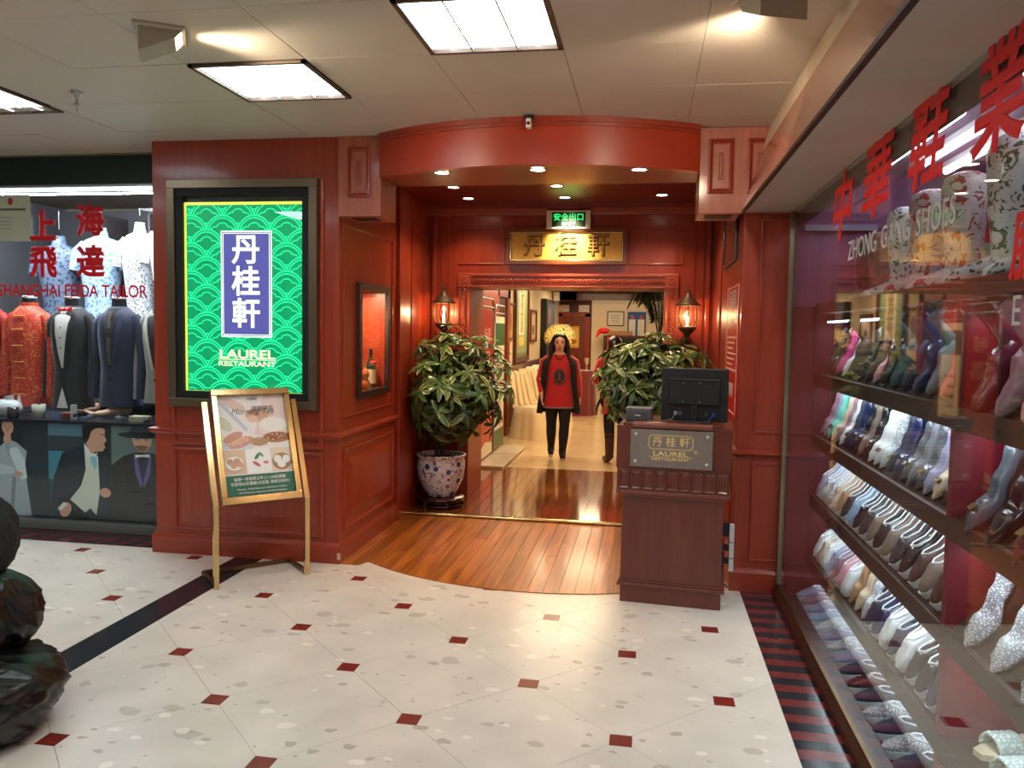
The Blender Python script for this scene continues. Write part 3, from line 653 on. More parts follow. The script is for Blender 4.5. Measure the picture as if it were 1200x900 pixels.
# ------------------------------------------------------------------ menu stand
t = thing('menu_stand', 'brass framed menu stand with dim sum poster in front of the green sign', 'menu stand', (-2.305, 4.575, 0), math.radians(43.6))
W2 = .28
def sq(b, pts, r=.021): return b.tube(pts, r, 4, sq=True)
TD, TZ = .30, 1.175; SL = (TD - .02) / (TZ - .50)
for s in (-1, 1): sq(MB(), [(s * W2, 0, 0), (s * W2, 0, .50)]).put('leg', BRASS, t); sq(MB(), [(s * W2, 0, .49), (s * W2, .02 + SL * .6, 1.10)], .023).put('side_rail', BRASS, t); sq(MB(), [(s * W2, .0, .016), (s * W2, .32, .016)], .016).put('foot', BRASSD, t)
sq(MB(), [(-W2, .32, .016), (W2, .32, .016)], .016).put('back_bar', BRASSD, t)
up = V((0, TD - .02, TZ - .50)).normalized()
T = t.matrix_basis.copy() if False else Matrix.Translation((-2.305, 4.575, 0)) @ Matrix.Rotation(math.radians(43.6), 4, 'Z')
LFm = Fr((-.245, -.012, .50), (1, 0, 0), up); BWm, BHm = .49, .73
b = MB()
for a in ((0, BWm, 0, .045), (0, BWm, BHm - .04, BHm), (0, .035, .045, BHm - .04), (BWm - .035, BWm, .045, BHm - .04)):
    c = MB().box(0, 1, 0, 1, 0, 1); c.v = [LFm.p(a[0] + (a[1] - a[0]) * v.x, a[2] + (a[3] - a[2]) * v.y, -.02 + .045 * v.z) for v in c.v]; b.add(c.v, c.f)
b.put('frame', BRASS, t, .003)
fbox(LFm, .03, BWm - .03, .04, BHm - .035, -.018, -.008, 'backing', WHITE, t)
lf2 = Fr(LFm.p(.035, .045, -.007), (1, 0, 0), up); aw, ah = .42, .645
pl = [((246, 232, 226), RC(0, 0, 1, 1)), ((238, 206, 196), [(.5, .6), (1, .55), (1, 1), (.7, 1)]), ((206, 210, 168), EL(.08, .72, .12, .06, rot=-.5)), ((190, 200, 206), [(.02, .93), (.06, .95), (.42, .66), (.38, .64)]),
      ((224, 190, 170), EL(.22, .92, .2, .05, rot=-.3)), ((222, 162, 122), EL(.57, .80, .17, .07)), ((236, 190, 160), EL(.50, .76, .08, .035)), ((240, 222, 206), EL(.8, .68, .24, .10)), ((250, 240, 226), EL(.8, .70, .21, .075)),
      ((214, 220, 224), EL(.23, .51, .26, .085)), ((214, 142, 112), EL(.18, .585, .15, .045, rot=.25)), ((220, 150, 118), EL(.29, .53, .19, .05, rot=.2)), ((236, 184, 154), EL(.28, .545, .15, .03, rot=.2)),
      ((186, 128, 84), EL(.83, .565, .22, .055)), ((160, 98, 58), EL(.83, .575, .18, .035)), ((196, 150, 110), EL(.56, .53, .13, .045)),
      ((252, 246, 242), RC(0, .22, 1, .46)), ((228, 190, 150), RC(0, .22, .33, .46)), ((214, 170, 130), EL(.16, .32, .155, .09)), ((250, 240, 226), EL(.16, .33, .135, .07)), ((206, 140, 104), EL(.10, .345, .05, .03)), ((206, 140, 104), EL(.20, .35, .05, .03)), ((210, 150, 112), EL(.15, .31, .05, .03)), ((210, 150, 112), EL(.24, .315, .045, .028)),
      ((232, 206, 178), RC(.70, .22, 1, .46)), ((176, 130, 94), EL(.86, .32, .15, .085)), ((250, 246, 236), EL(.80, .345, .06, .04)), ((250, 246, 236), EL(.93, .34, .06, .04)), ((252, 248, 240), EL(.85, .295, .065, .04)),
      ((80, 130, 76), EL(.5, .385, .05, .02, rot=.6)), ((90, 140, 84), EL(.56, .40, .04, .016, rot=-.6)), ((206, 96, 110), EL(.48, .31, .06, .018, rot=-.4)), ((220, 130, 140), EL(.62, .32, .04, .016)), ((40, 112, 86), RC(0, 0, 1, .21))]
pl = [(tuple(int(v + (255 - v) * .18) for v in c) if c[1] > 130 else c, p) for c, p in pl]
rq = random.Random(2); pl += [(rq.choice(((206, 128, 90), (150, 92, 54), (246, 224, 196))), EL(rq.uniform(.66, .99), rq.uniform(.535, .60), .010, .006, 6)) for _ in range(60)] + [((232, 150, 110), EL(rq.uniform(.05, .45), rq.uniform(.50, .61), .012, .006, 6)) for _ in range(40)] + [((190, 130, 80), EL(rq.uniform(.45, .68), rq.uniform(.49, .56), .010, .006, 6)) for _ in range(40)]
art('menu_print', lf2, aw, ah, pl, t, None, .0005, .00004)
def ttext(s, u, v, size, m, **k):
    f = Fr(lf2.p(0, 0, 0), lf2.U, lf2.W); cu = text(s, Fr(T @ f.O, T.to_3x3() @ f.U, T.to_3x3() @ f.W), u * aw, v * ah, size, m, None, .009, **k)
    cu.parent = t; cu.matrix_parent_inverse = T.inverted(); return cu
ttext('Morning Tea', .50, .835, .052, mat('menu_ink', (110, 104, 100), .6), shear=.35, ext=.0002); ttext('清韻早茶', .66, .86, .036, mat('menu_ink'), ext=.0002)
ttext('丹桂軒', .52, .965, .022, DARK, ext=.0002); ttext('星期一至星期五早上11:00前惠顧', .5, .165, .0225, WHITE, ext=.0002, bold=.0003); ttext('可享受85折優惠(法定假, 節假日除外)', .5, .12, .0225, WHITE, ext=.0002, bold=.0003)
ttext('Monday - Friday Settle your Bill before 11:00a.m.', .52, .07, .0155, WHITE, ext=.0002, bold=.0002); ttext('15% Off (Except Statutory and Public Holidays)', .52, .035, .0155, WHITE, ext=.0002, bold=.0002)

# ------------------------------------------------------------------ plants
LEAFM = []
def leafmat(nm, base, edge, thr):
    m = mat(nm, base, .32, coat=.15); nt = m.node_tree; p = nt.nodes['Principled BSDF']
    at = nt.nodes.new('ShaderNodeAttribute'); at.attribute_name = 'edge'
    tc = nt.nodes.new('ShaderNodeTexCoord'); n = nt.nodes.new('ShaderNodeTexNoise'); n.inputs['Scale'].default_value = 26; nt.links.new(tc.outputs['Object'], n.inputs['Vector'])
    ad = nt.nodes.new('ShaderNodeMath'); ad.operation = 'MULTIPLY_ADD'; ad.inputs[1].default_value = .5; nt.links.new(n.outputs['Fac'], ad.inputs[0]); nt.links.new(at.outputs['Fac'], ad.inputs[2])
    nt.links.new(ramp(nt, ad.outputs[0], [(thr - .04, srgb(*base)), (thr + .04, srgb(*edge))]), p.inputs['Base Color']); p.inputs['Subsurface Weight'].default_value = 0
    return m
LM = [leafmat('leaf_variegated', (62, 92, 40), (220, 218, 140), 1.0), leafmat('leaf_green', (58, 90, 38), (140, 158, 70), 1.15), leafmat('leaf_dark', (40, 66, 30), (90, 112, 52), 1.2), leafmat('leaf_pale', (92, 118, 54), (236, 232, 170), .85)]
def leafmesh(L, W, droop, m, nm):
    vs, fs, ed = [], [], []; n = 6
    for i in range(n + 1):
        t = i / n; wd = W * math.sin(PI * min(1, t * .93 + .04)) ** .8; x = L * t; z = -droop * L * t * t
        for j, s in enumerate((-1, -.5, 0, .5, 1)): vs.append((x, wd * s * .5, z + abs(s) * .22 * wd * .5)); ed.append(abs(s) * .8 + (.25 if t > .9 else 0))
    for i in range(n):
        for j in range(4): fs.append((i * 5 + j, i * 5 + 5 + j, i * 5 + 6 + j, i * 5 + 1 + j))
    me = bpy.data.meshes.new(nm); me.from_pydata(vs, [], fs); me.update(); a = me.attributes.new('edge', 'FLOAT', 'POINT')
    for k, e in enumerate(ed): a.data[k].value = e
    for p in me.polygons: p.use_smooth = True
    me.materials.append(m); return me
LEAVES = [leafmesh(.155, .05, .25, LM[0], 'leaf'), leafmesh(.145, .05, .35, LM[1], 'leaf'), leafmesh(.15, .048, .5, LM[2], 'leaf'), leafmesh(.15, .046, .3, LM[0], 'leaf'), leafmesh(.14, .05, .2, LM[3], 'leaf')]
def crown(t, c, rx, ry, rz, nwh, xlim, seed, parts=300, ylim=(-9, 99)):
    rnd = random.Random(seed); ms = []
    c = V(c)
    for k in range(nwh):
        while True:
            d = V((rnd.uniform(-1, 1), rnd.uniform(-1, 1), rnd.uniform(-1, 1)))
            if .2 < d.length < 1: break
        u = d.normalized(); rad = rnd.uniform(.6, 1.12)
        p = c + V((u.x * rx * rad, u.y * ry * rad, u.z * rz * rad))
        ax = (u * .9 + V((0, 0, .5 + rnd.random() * .3))).normalized(); q = ax.to_track_quat('Z', 'Y')
        for j in range(7):
            a = 2 * PI * (j + rnd.random() * .4) / 7; el = rnd.uniform(-.25, .35); s = rnd.uniform(.66, 1.0)
            M = Matrix.Translation(p) @ q.to_matrix().to_4x4() @ Matrix.Rotation(a, 4, 'Z') @ Matrix.Rotation(-el, 4, 'Y') @ Matrix.Rotation(rnd.uniform(-.4, .4), 4, 'X') @ Matrix.Scale(s, 4)
            tip = M @ V((.15, 0, -.03))
            if not (xlim[0] < tip.x < xlim[1]) or not (xlim[0] < p.x < xlim[1]) or not (ylim[0] < tip.y < ylim[1]): continue
            wgt = (p.y - c.y) / ry + (-.3 * u.z)
            me = LEAVES[rnd.choice((0, 0, 1, 1, 2, 3, 4) if u.z > -.2 else (1, 1, 2, 2, 0))]
            ms.append((wgt, M, me))
    ms.sort(key=lambda x: x[0]); Ti = Matrix.Translation(-t.location)
    for wg, M, me in ms[:parts]:
        o = bpy.data.objects.new('leaf', me); C.objects.link(o); o.parent = t; o.matrix_local = Ti @ M
    vs, fs, ed, mi = [], [], [], []
    for wg, M, me in ms[parts:]:
        M2 = Ti @ M; n0 = len(vs); vs += [tuple(M2 @ v.co) for v in me.vertices]; ed += [x.value for x in me.attributes['edge'].data]
        fs += [tuple(n0 + i for i in p.vertices) for p in me.polygons]; mi += [LM.index(me.materials[0])] * len(me.polygons)
    if fs:
        o = mesh('leaves', vs, fs, LM[0], t, True, kind='stuff'); a = o.data.attributes.new('edge', 'FLOAT', 'POINT'); a.data.foreach_set('value', ed)
        for m_ in LM[1:]: o.data.materials.append(m_)
        o.data.polygons.foreach_set('material_index', mi)
    b = MB(); rnd2 = random.Random(seed)
    for wg, M, me in ms[::8]:
        b.tube([c - t.location + V((0, 0, -rz * .9)), (c - t.location + (Ti @ M).translation) / 2, (Ti @ M).translation], [.008, .005, .003], 5)
    b.put('branches', mat('green_stem', (62, 66, 36), .6), t, kind='stuff')
PX, PY = -1.765, 6.86
t = thing('plant_stand', 'low carved dark rosewood stand under the blue and white pot', 'stand', (PX, PY, .018))
RW = mat('rosewood', (62, 22, 18), .25, coat=.4)
MB().lathe([(0, .06), (.2, .06), (.21, .066), (.215, .078), (.205, .09), (0, .092)], 28).put('top', RW, t); MB().lathe([(.17, .035), (.185, .045), (.175, .06)], 28).put('waist', RW, t)
for k in range(6):
    a = 2 * PI * k / 6; MB().tube([(.17 * math.cos(a), .17 * math.sin(a), .055), (.205 * math.cos(a), .205 * math.sin(a), .03), (.18 * math.cos(a), .18 * math.sin(a), .008), (.20 * math.cos(a), .20 * math.sin(a), .0)], [.02, .017, .012, .016], 8).put('leg', RW, t)
MB().lathe([(.19, .012), (.2, .02), (.19, .03), (.17, .03), (.17, .012)], 28, cap=False).put('rim', RW, t)
PORC = mat('blue_white_porcelain', (232, 230, 226), .1, coat=.5); nt = PORC.node_tree; p_ = nt.nodes['Principled BSDF']
tc = nt.nodes.new('ShaderNodeTexCoord')
def thr(src, op, v):
    n = nt.nodes.new('ShaderNodeMath'); n.operation = op; n.inputs[1].default_value = v; nt.links.new(src, n.inputs[0]); return n.outputs[0]
def mixc(f, a, bcol):
    m = nt.nodes.new('ShaderNodeMix'); m.data_type = 'RGBA'; nt.links.new(f, m.inputs['Factor'])
    if isinstance(a, tuple): m.inputs['A'].default_value = a
    else: nt.links.new(a, m.inputs['A'])
    m.inputs['B'].default_value = bcol; return m.outputs['Result']
nz = nt.nodes.new('ShaderNodeTexNoise'); nz.inputs['Scale'].default_value = 30; nz.inputs['Detail'].default_value = 1; nz.inputs['Distortion'].default_value = 2.0; nt.links.new(tc.outputs['Object'], nz.inputs['Vector'])
v2 = nt.nodes.new('ShaderNodeTexVoronoi'); v2.inputs['Scale'].default_value = 46; v2.feature = 'DISTANCE_TO_EDGE'; nt.links.new(tc.outputs['Object'], v2.inputs['Vector'])
c0 = mixc(thr(nz.outputs['Fac'], 'GREATER_THAN', .60), srgb(232, 230, 226), srgb(44, 58, 104))
v1 = nt.nodes.new('ShaderNodeTexVoronoi'); v1.inputs['Scale'].default_value = 8.5; v1.inputs['Randomness'].default_value = .55; nt.links.new(tc.outputs['Object'], v1.inputs['Vector'])
c1 = mixc(thr(v1.outputs['Distance'], 'LESS_THAN', .27), c0, srgb(226, 228, 230)); c2 = mixc(thr(v1.outputs['Distance'], 'LESS_THAN', .225), c1, srgb(62, 84, 140))
c3 = mixc(thr(v1.outputs['Distance'], 'LESS_THAN', .08), c2, srgb(30, 46, 96)); nt.links.new(c3, p_.inputs['Base Color'])
t = thing('potted_tree', 'bushy variegated tree in a blue and white porcelain pot beside the wall', 'plant', (PX, PY, .11))
MB().lathe([(0, 0), (.115, 0), (.125, .01), (.16, .07), (.198, .16), (.213, .25), (.21, .31), (.2, .345), (.214, .352), (.222, .362), (.22, .372), (.2, .374), (.195, .36), (.19, .33)], 40, cap=False).put('pot', PORC, t)
MB().lathe([(0, .335), (.19, .33)], 24, cap=False).put('soil', mat('soil', (36, 28, 22), .9), t)
for k, (a, r) in enumerate(((0, 0), (1.5, .04), (3.9, .05))):
    MB().tube([(r * math.cos(a), r * math.sin(a), .33), (r * .8 * math.cos(a) + .01, r * math.sin(a), .55), (.04 + r * math.cos(a) * 1.5, .02, .85)], [.018, .015, .012], 8).put('trunk', mat('bark', (70, 56, 40), .8, bump=.5), t)
crown(t, (-1.64, 6.72, 1.10), .47, .41, .46, 235, (-1.945, -1.05), 3, ylim=(-9, 7.14))
t = thing('potted_plant', 'bushy variegated plant behind the lectern and monitor, pot hidden', 'plant', (.08, 6.72, .018))
MB().lathe([(0, 0), (.14, 0), (.19, .2), (.2, .38), (.215, .39), (.21, .4), (.19, .38)], 28, cap=False).put('pot', PORC, t); MB().lathe([(0, .36), (.19, .355)], 20, cap=False).put('soil', MATS['soil'], t)
MB().tube([(0, 0, .35), (.02, 0, .7), (0, 0, 1.1)], [.02, .015, .01], 8).put('trunk', MATS['bark'], t)
crown(t, (.06, 6.58, 1.20), .45, .39, .34, 215, (-.5, .545), 5, ylim=(-9, 7.14))

# ------------------------------------------------------------------ lectern
LR = math.radians(-5.4); LO = V((-.116, 4.689, 0))
t = thing('lectern', 'dark wooden reception lectern with engraved metal name plate', 'lectern', LO, LR)
TL = Matrix.Translation(LO) @ Matrix.Rotation(LR, 4, 'Z'); BW, BD = .575, .42
box('plinth', 0, BW, 0, BD, .0, .105, LECT, t, .003); 
for z, dz, ex in ((.100, .022, .018), (.122, .012, .01)): box('base_moulding', -ex, BW + ex, -ex, BD + ex, z, z + dz, LECT, t, .004)
box('body', 0, BW, 0, BD, .13, .64, LECT, t, .002)
for z, dz, ex in ((.630, .018, .012), (.648, .022, .035)): box('shelf_moulding', -ex, BW + ex, -ex, BD + ex, z, z + dz, mat('lectern_mould', (120, 58, 44), .3, coat=.3), t, .005)
box('carved_band', -.03, BW + .03, -.03, BD + .03, .67, .80, LECT, t)
FLc = Fr((-.03, -.03, .67), (1, 0, 0))
for k in range(9):
    u0 = .012 + k * .069; panel(FLc, u0, u0 + .062, .008, .122, [(0, 0), (.002, .006), (.006, .008), (.012, .004), (.02, .007)], LECT, t, 'carved_tile')
box('head', -.035, BW + .035, -.035, BD + .03, .80, 1.045, LECT, t, .003)
MB().tube([(.055, -.035, 1.052), (.50, -.035, 1.052)], .02, 12).put('top_moulding', mat('lectern_mould'), t); box('top_board', .0, BW - .02, -.02, BD, 1.045, 1.062, LECT, t, .003)
fbox(Fr((0, -.035, 0), (1, 0, 0)), .045, .505, .812, 1.028, 0, .012, 'name_plate', mat('brushed_plate', (132, 120, 112), .45, .25, var=.06, vscale=30), t, .002)
for u, v in ((.075, 1.0), (.475, 1.0), (.075, .842), (.475, .842)):
    MB().lathe([(0, .008), (.007, .008), (.010, .004), (.010, 0)], 14).xf(Matrix.Translation((u, -.047, v)) @ Matrix.Rotation(PI / 2, 4, 'X')).put('bolt', mat('bolt', (205, 205, 200), .3, .6), t)
fw = Fr(TL @ V((0, -.047, 0)), TL.to_3x3() @ V((1, 0, 0)))
def rrect(u0, u1, v0, v1, r, w_, nm):
    def loop(d):
        pts = []
        for cx, cy, a0 in ((u1 - r, v1 - r, 0), (u0 + r, v1 - r, PI / 2), (u0 + r, v0 + r, PI), (u1 - r, v0 + r, 1.5 * PI)):
            for i in range(7): a = a0 + PI / 2 * i / 6; pts.append((cx + (r - d) * math.cos(a), cy + (r - d) * math.sin(a)))
        return pts
    A, B = loop(0), loop(w_); n = len(A); b = MB(); b.add([(x, -.0485, y) for x, y in A + B], [(i, (i + 1) % n, n + (i + 1) % n, n + i) for i in range(n)]); b.put(nm, GOLD, t)
rrect(.147, .398, .916, 1.0, .025, .003, 'border_line'); rrect(.153, .392, .922, .994, .02, .0015, 'border_line')
for k, ch in enumerate('丹桂軒'): text(ch, fw, .197 + k * .076, .958, .058, GOLD, t, .002, 'character', .0004, 1, .0004)
text('LAUREL', fw, .272, .893, .036, GOLD, t, .002, 'lettering', .0004, 1.6, .0008); text('RESTAURANT', fw, .272, .862, .0215, GOLD, t, .002, 'lettering', .0004, 1.6, .0004)
fbox(Fr((0, -.047, 0), (1, 0, 0)), .147, .398, .8745, .8765, 0, .0012, 'rule', GOLD, t); text('®', fw, .412, .908, .03, GOLD, t, .002, 'lettering', .0004)
t = thing('computer_monitor', 'black flat monitor seen from behind on top of the lectern', 'monitor', TL @ V((.39, .12, 1.062)), LR)
box('casing', -.19, .19, 0, .03, .005, .315, BLACKP, t, .006); box('back_cover', -.145, .145, -.018, 0, .10, .255, BLACKP, t, .008); box('cover_lip', -.145, .14, -.024, -.016, .243, .252, BLACKP, t, .002)
for x in (-.065, .03):
    for z in (.12, .23): MB().ell((x, -.0185, z), .004, .002, .004, 8, 5).put('screw', STEEL, t)
box('stand_neck', -.02, .02, -.02, .0, .0, .1, BLACKP, t, .003); box('stand_foot', -.10, .10, -.06, .09, 0, .01, BLACKP, t, .004)
box('port_panel', -.14, .14, -.008, 0, .02, .085, mat('port_panel', (14, 14, 16), .5), t)
for x, c in ((-.115, (160, 160, 160)), (-.09, (70, 84, 120)), (.06, (60, 60, 66)), (.10, (40, 60, 150))): box('port', x, x + .018, -.014, -.008, .04, .062, mat('port%d' % c[0], c, .4), t)
MB().tube([(-.106, -.014, .05), (-.12, -.03, .02), (-.16, -.02, .006)], .003, 6).put('cable', mat('grey_cable', (120, 118, 112), .5), t); MB().tube([(.109, -.014, .05), (.09, -.04, .02), (.07, -.03, .006)], .003, 6).put('cable', mat('blue_cable', (40, 60, 150), .5), t)
t = thing('receipt_printer', 'small grey receipt printer beside the monitor on the lectern', 'printer', TL @ V((.075, .06, 1.062)), LR)
box('body', -.075, .075, 0, .12, 0, .066, mat('printer_grey', (74, 74, 78), .45), t, .006); box('lid', -.075, .075, 0, .12, .067, .076, mat('printer_lid', (120, 120, 122), .4), t, .003)
box('badge', -.02, .012, -.0012, 0, .03, .036, WHITE, t); 
MB().add([(-.01, .02, .0), (.03, .02, .0), (.012, .01, .014)], [(0, 1, 2)]).xf(Matrix.Translation((.06, -.05, .0))).put('paper_slip', WHITE, t)
t = thing('power_strip', 'white vertical power strip with black plugs and cables beside the lectern', 'power strip', (.548, 5.0, 0))
box('strip_body', -.015, .015, .02, .045, .12, .415, mat('strip_white', (226, 224, 218), .4), t, .004)
for z in (.2, .3): box('joint', -.016, .016, .018, .022, z, z + .004, DARK, t)
for z in (.34, .25, .17): box('plug', -.055, -.014, .015, .045, z, z + .06 * (1.4 if z > .3 else .6), BLACKP, t, .004)
b = MB()
for k in range(4): b.tube([(-.035, .03, .34 - k * .05), (-.06, .0, .28 - k * .04), (-.045, .03, .2 - k * .03), (-.07, .01, .1), (-.02, .03 - k * .01, .02)], .004, 6)
b.put('cables', BLACKP, t)

# ------------------------------------------------------------------ people
def skin_mesh(name, J, E, root, m, parent, sub=2):
    me = bpy.data.meshes.new(name); keys = list(J); me.from_pydata([J[k][0] for k in keys], [], [(keys.index(a), keys.index(b)) for a, b in E]); me.update()
    o = bpy.data.objects.new(name, me); C.objects.link(o); o.modifiers.new('skin', 'SKIN'); bpy.context.view_layer.update()
    for i, k in enumerate(keys):
        r = J[k][1]; r = (r, r) if not isinstance(r, tuple) else r; me.skin_vertices[0].data[i].radius = r; me.skin_vertices[0].data[i].use_root = (k == root)
    s = o.modifiers.new('sub', 'SUBSURF'); s.levels = sub; s.render_levels = sub
    dg = bpy.context.evaluated_depsgraph_get(); m2 = bpy.data.meshes.new_from_object(o.evaluated_get(dg)); bpy.data.objects.remove(o)
    for p in m2.polygons: p.use_smooth = True
    m2.name = name; m2.materials.clear(); return link(name, m2, m, parent)
SKIN = mat('skin', (226, 178, 148), .5); HAIR = mat('hair', (20, 14, 12), .35, coat=.2)
def hand(J, E, wrist, p, d, side, nm):
    """p wrist, d pointing direction down the hand; side axis for spread of fingers"""
    p, d, s = V(p), V(d).normalized(), V(side).normalized()
    J[nm + 'palm'] = (p + d * .05, (.022, .016)); E.append((wrist, nm + 'palm'))
    for k, (o_, L) in enumerate(((-.026, .062), (-.009, .072), (.009, .068), (.025, .052))):
        a, b_, c = nm + 'k%d' % k, nm + 'm%d' % k, nm + 't%d' % k; n = d.cross(s)
        J[a] = (p + d * .085 + s * o_, .0085); J[b_] = (p + d * (.085 + L * .5) + s * o_ * 1.1 + n * .008, .0078); J[c] = (p + d * (.085 + L * .9) + s * o_ * 1.1 + n * .024, .0065)
        E += [(nm + 'palm', a), (a, b_), (b_, c)]
    J[nm + 'h0'] = (p + d * .03 - s * .03, .010); J[nm + 'h1'] = (p + d * .075 - s * .048, .0075); E += [(nm + 'palm', nm + 'h0'), (nm + 'h0', nm + 'h1')]
def face(t, hc, s, yaw=0):
    """face features on a head centred at hc, facing -Y, size s (head height)"""
    R = Matrix.Translation(hc) @ Matrix.Rotation(yaw, 4, 'Z')
    sk = MB(); sk.tube([R @ V((0, -.088, .012)), R @ V((0, -.106, -.022)), R @ V((0, -.094, -.03))], [.006, .012, .008], 8); sk.put('nose', SKIN, t)
    for x in (-.032, .032):
        MB().ell((0, 0, 0), .013, .006, .006).xf(R @ Matrix.Translation((x, -.083, .008))).put('eye', mat('eye_dark', (30, 20, 16), .2), t)
        MB().ell((0, 0, 0), .019, .004, .004).xf(R @ Matrix.Translation((x, -.085, .028))).put('eyebrow', HAIR, t)
    MB().ell((0, 0, 0), .022, .006, .007).xf(R @ Matrix.Translation((0, -.088, -.055))).put('mouth', mat('lips', (170, 70, 66), .4), t)
    for x in (-.076, .076): MB().ell((0, 0, 0), .008, .016, .026).xf(R @ Matrix.Translation((x, 0, 0))).put('ear', SKIN, t)
def ering(cx, cy, z, rx, ry, n=20, sq_=1.0): return [(cx + rx * (abs(math.cos(a)) ** sq_) * (1 if math.cos(a) >= 0 else -1), cy + ry * (abs(math.sin(a)) ** sq_) * (1 if math.sin(a) >= 0 else -1), z) for a in [2 * PI * j / n for j in range(n)]]
def headpart(J, E, top, hc):
    J['neck'] = (V(top), .048); J['jaw'] = (V(hc) + V((0, -.02, -.05)), (.066, .072)); J['head'] = (V(hc) + V((0, 0, .03)), (.082, .092)); J['crown'] = (V(hc) + V((0, .01, .085)), (.05, .056))
    E += [('neck', 'jaw'), ('jaw', 'head'), ('head', 'crown')]

# woman walking towards the camera (about 1.55 m)
t = thing('person', 'woman with long black hair walking out in red tunic, black waistcoat and leggings', 'person', (-1.06, 9.93, .0), math.radians(8))
J = {'pelvis': ((0, 0, .80), (.12, .09)), 'waist': ((0, 0, .95), (.10, .075)), 'chest': ((0, 0, 1.12), (.125, .085)), 'collar': ((0, .01, 1.25), (.09, .06)),
     'hipL': ((-.08, 0, .74), .085), 'kneeL': ((-.085, -.01, .44), .055), 'ankL': ((-.08, .10, .11), .034), 'toeL': ((-.085, -.02, .055), .03),
     'hipR': ((.08, 0, .74), .085), 'kneeR': ((.075, -.09, .43), .055), 'ankR': ((.055, -.12, .08), .034), 'toeR': ((.055, -.25, .035), .03),
     'shL': ((-.17, .01, 1.22), .048), 'elL': ((-.235, .03, .97), .038), 'wrL': ((-.215, -.10, .80), .024),
     'shR': ((.17, .01, 1.22), .048), 'elR': ((.24, .05, .97), .038), 'wrR': ((.26, .02, .74), .024)}
E = [('pelvis', 'waist'), ('waist', 'chest'), ('chest', 'collar'), ('pelvis', 'hipL'), ('hipL', 'kneeL'), ('kneeL', 'ankL'), ('ankL', 'toeL'), ('pelvis', 'hipR'), ('hipR', 'kneeR'), ('kneeR', 'ankR'), ('ankR', 'toeR'),
     ('collar', 'shL'), ('shL', 'elL'), ('elL', 'wrL'), ('collar', 'shR'), ('shR', 'elR'), ('elR', 'wrR'), ('collar', 'neck')]
headpart(J, E, (0, 0, 1.32), (0, -.01, 1.43)); hand(J, E, 'wrL', (-.215, -.10, .80), (.05, -.25, -1), (0, 1, 0), 'l'); hand(J, E, 'wrR', (.26, .02, .74), (-.02, -.1, -1), (0, -1, 0), 'r')
skin_mesh('body', J, E, 'pelvis', SKIN, t); face(t, (0, -.015, 1.43), 1)
BLK = mat('black_knit', (16, 15, 16), .8); RK = mat('red_knit', (186, 26, 38), .75, sheen=.3)
for sd, hp, kn, an in ((-1, (-.08, 0, .76), (-.085, -.01, .44), (-.08, .10, .12)), (1, (.08, 0, .76), (.075, -.09, .43), (.055, -.12, .09))): MB().tube([hp, V(hp).lerp(V(kn), .5), kn, V(kn).lerp(V(an), .4), an], [.098, .082, .063, .062, .042], 14).put('legging', BLK, t)
for a, b_ in (((-.08, .10, .10), (-.085, -.03, .05)), ((.055, -.12, .075), (.055, -.26, .035))):
    MB().tube([V(a) + V((0, .03, .04)), a, V(a).lerp(V(b_), .55) + V((0, 0, .0)), b_], [.044, .044, .04, .03], 12).put('boot', DARK, t); MB().tube([V(a) + V((0, .03, -.045)), V(b_) + V((0, -.02, -.022))], .02, 8).put('boot_sole', mat('pale_sole', (190, 176, 160), .6), t)
MB().rings([ering(0, 0, z, rx, ry, 24, .9) for z, rx, ry in ((.635, .205, .135), (.65, .20, .132), (.80, .18, .125), (.96, .155, .11), (1.10, .165, .118), (1.20, .165, .10), (1.26, .12, .08), (1.29, .07, .065))]).put('tunic', RK, t)
MB().rings([ering(0, 0, z, rx, ry, 24, .9) for z, rx, ry in ((.628, .208, .138), (.648, .207, .137))]).put('tunic_hem', mat('grey_trim', (140, 120, 118), .7), t)
for s in (-1, 1):
    el = (s * .238, .04, .97); wr_ = (-.216, -.09, .82) if s < 0 else (.26, .02, .76)
    MB().tube([(s * .13, .01, 1.24), (s * .185, .01, 1.2), el, wr_], [.05, .058, .048, .036], 12).put('sleeve', RK, t)
# open waistcoat: two long panels and a back
for s in (-1, 1):
    rs = []
    for z, xi, xo, y, yo in ((.56, .20, .275, -.08, .06), (.70, .185, .26, -.09, .05), (.95, .150, .225, -.09, .05), (1.12, .135, .222, -.10, .05), (1.22, .115, .205, -.08, .05), (1.285, .085, .15, -.02, .05)):
        pts = [(s * xi, y - .012, z), (s * (xi * .5 + xo * .5), y - .004, z), (s * xo, y + .05, z), (s * (xo - .01), yo + .06, z), (s * xo * .5, .13, z), (0, .14, z), (0, .125, z), (s * xo * .5, .118, z), (s * (xo - .02), yo + .04, z), (s * (xo - .015), y + .06, z), (s * (xi * .5 + xo * .5), y + .008, z), (s * xi, y + .0, z)]
        rs.append(pts)
    MB().rings(rs).put('waistcoat', BLK, t)
FT = Fr((0, -.128, 1.04), (1, 0, 0))
MB().rings([ering(0, 0, 0, rx, rz, 22) for rx, rz in ((.075, .10), (.07, .095))] + [], True).xf(Matrix.Translation((0, -.118, 1.02)) @ Matrix.Rotation(PI / 2, 4, 'X') @ Matrix.Diagonal((1, 1.0, 1, 1)) @ Matrix.Translation((0, 0, .006))).put('chest_patch', mat('patch_grey', (124, 96, 92), .7), t)
MB().rings([ering(0, 0, z, .052, .078, 20) for z in (0, .004)]).xf(Matrix.Translation((0, -.126, 1.03)) @ Matrix.Rotation(PI / 2, 4, 'X')).put('chest_print', mat('patch_dark', (44, 26, 34), .6), t)
b = MB()
for k in range(9): b.ell((.008 * math.sin(k * 2.2), -.132, .975 + k * .013), .014 + .01 * (k % 3 == 0), .003, .006, 8, 4)
b.put('print_motif', mat('motif', (116, 84, 92), .6), t)
b = MB()
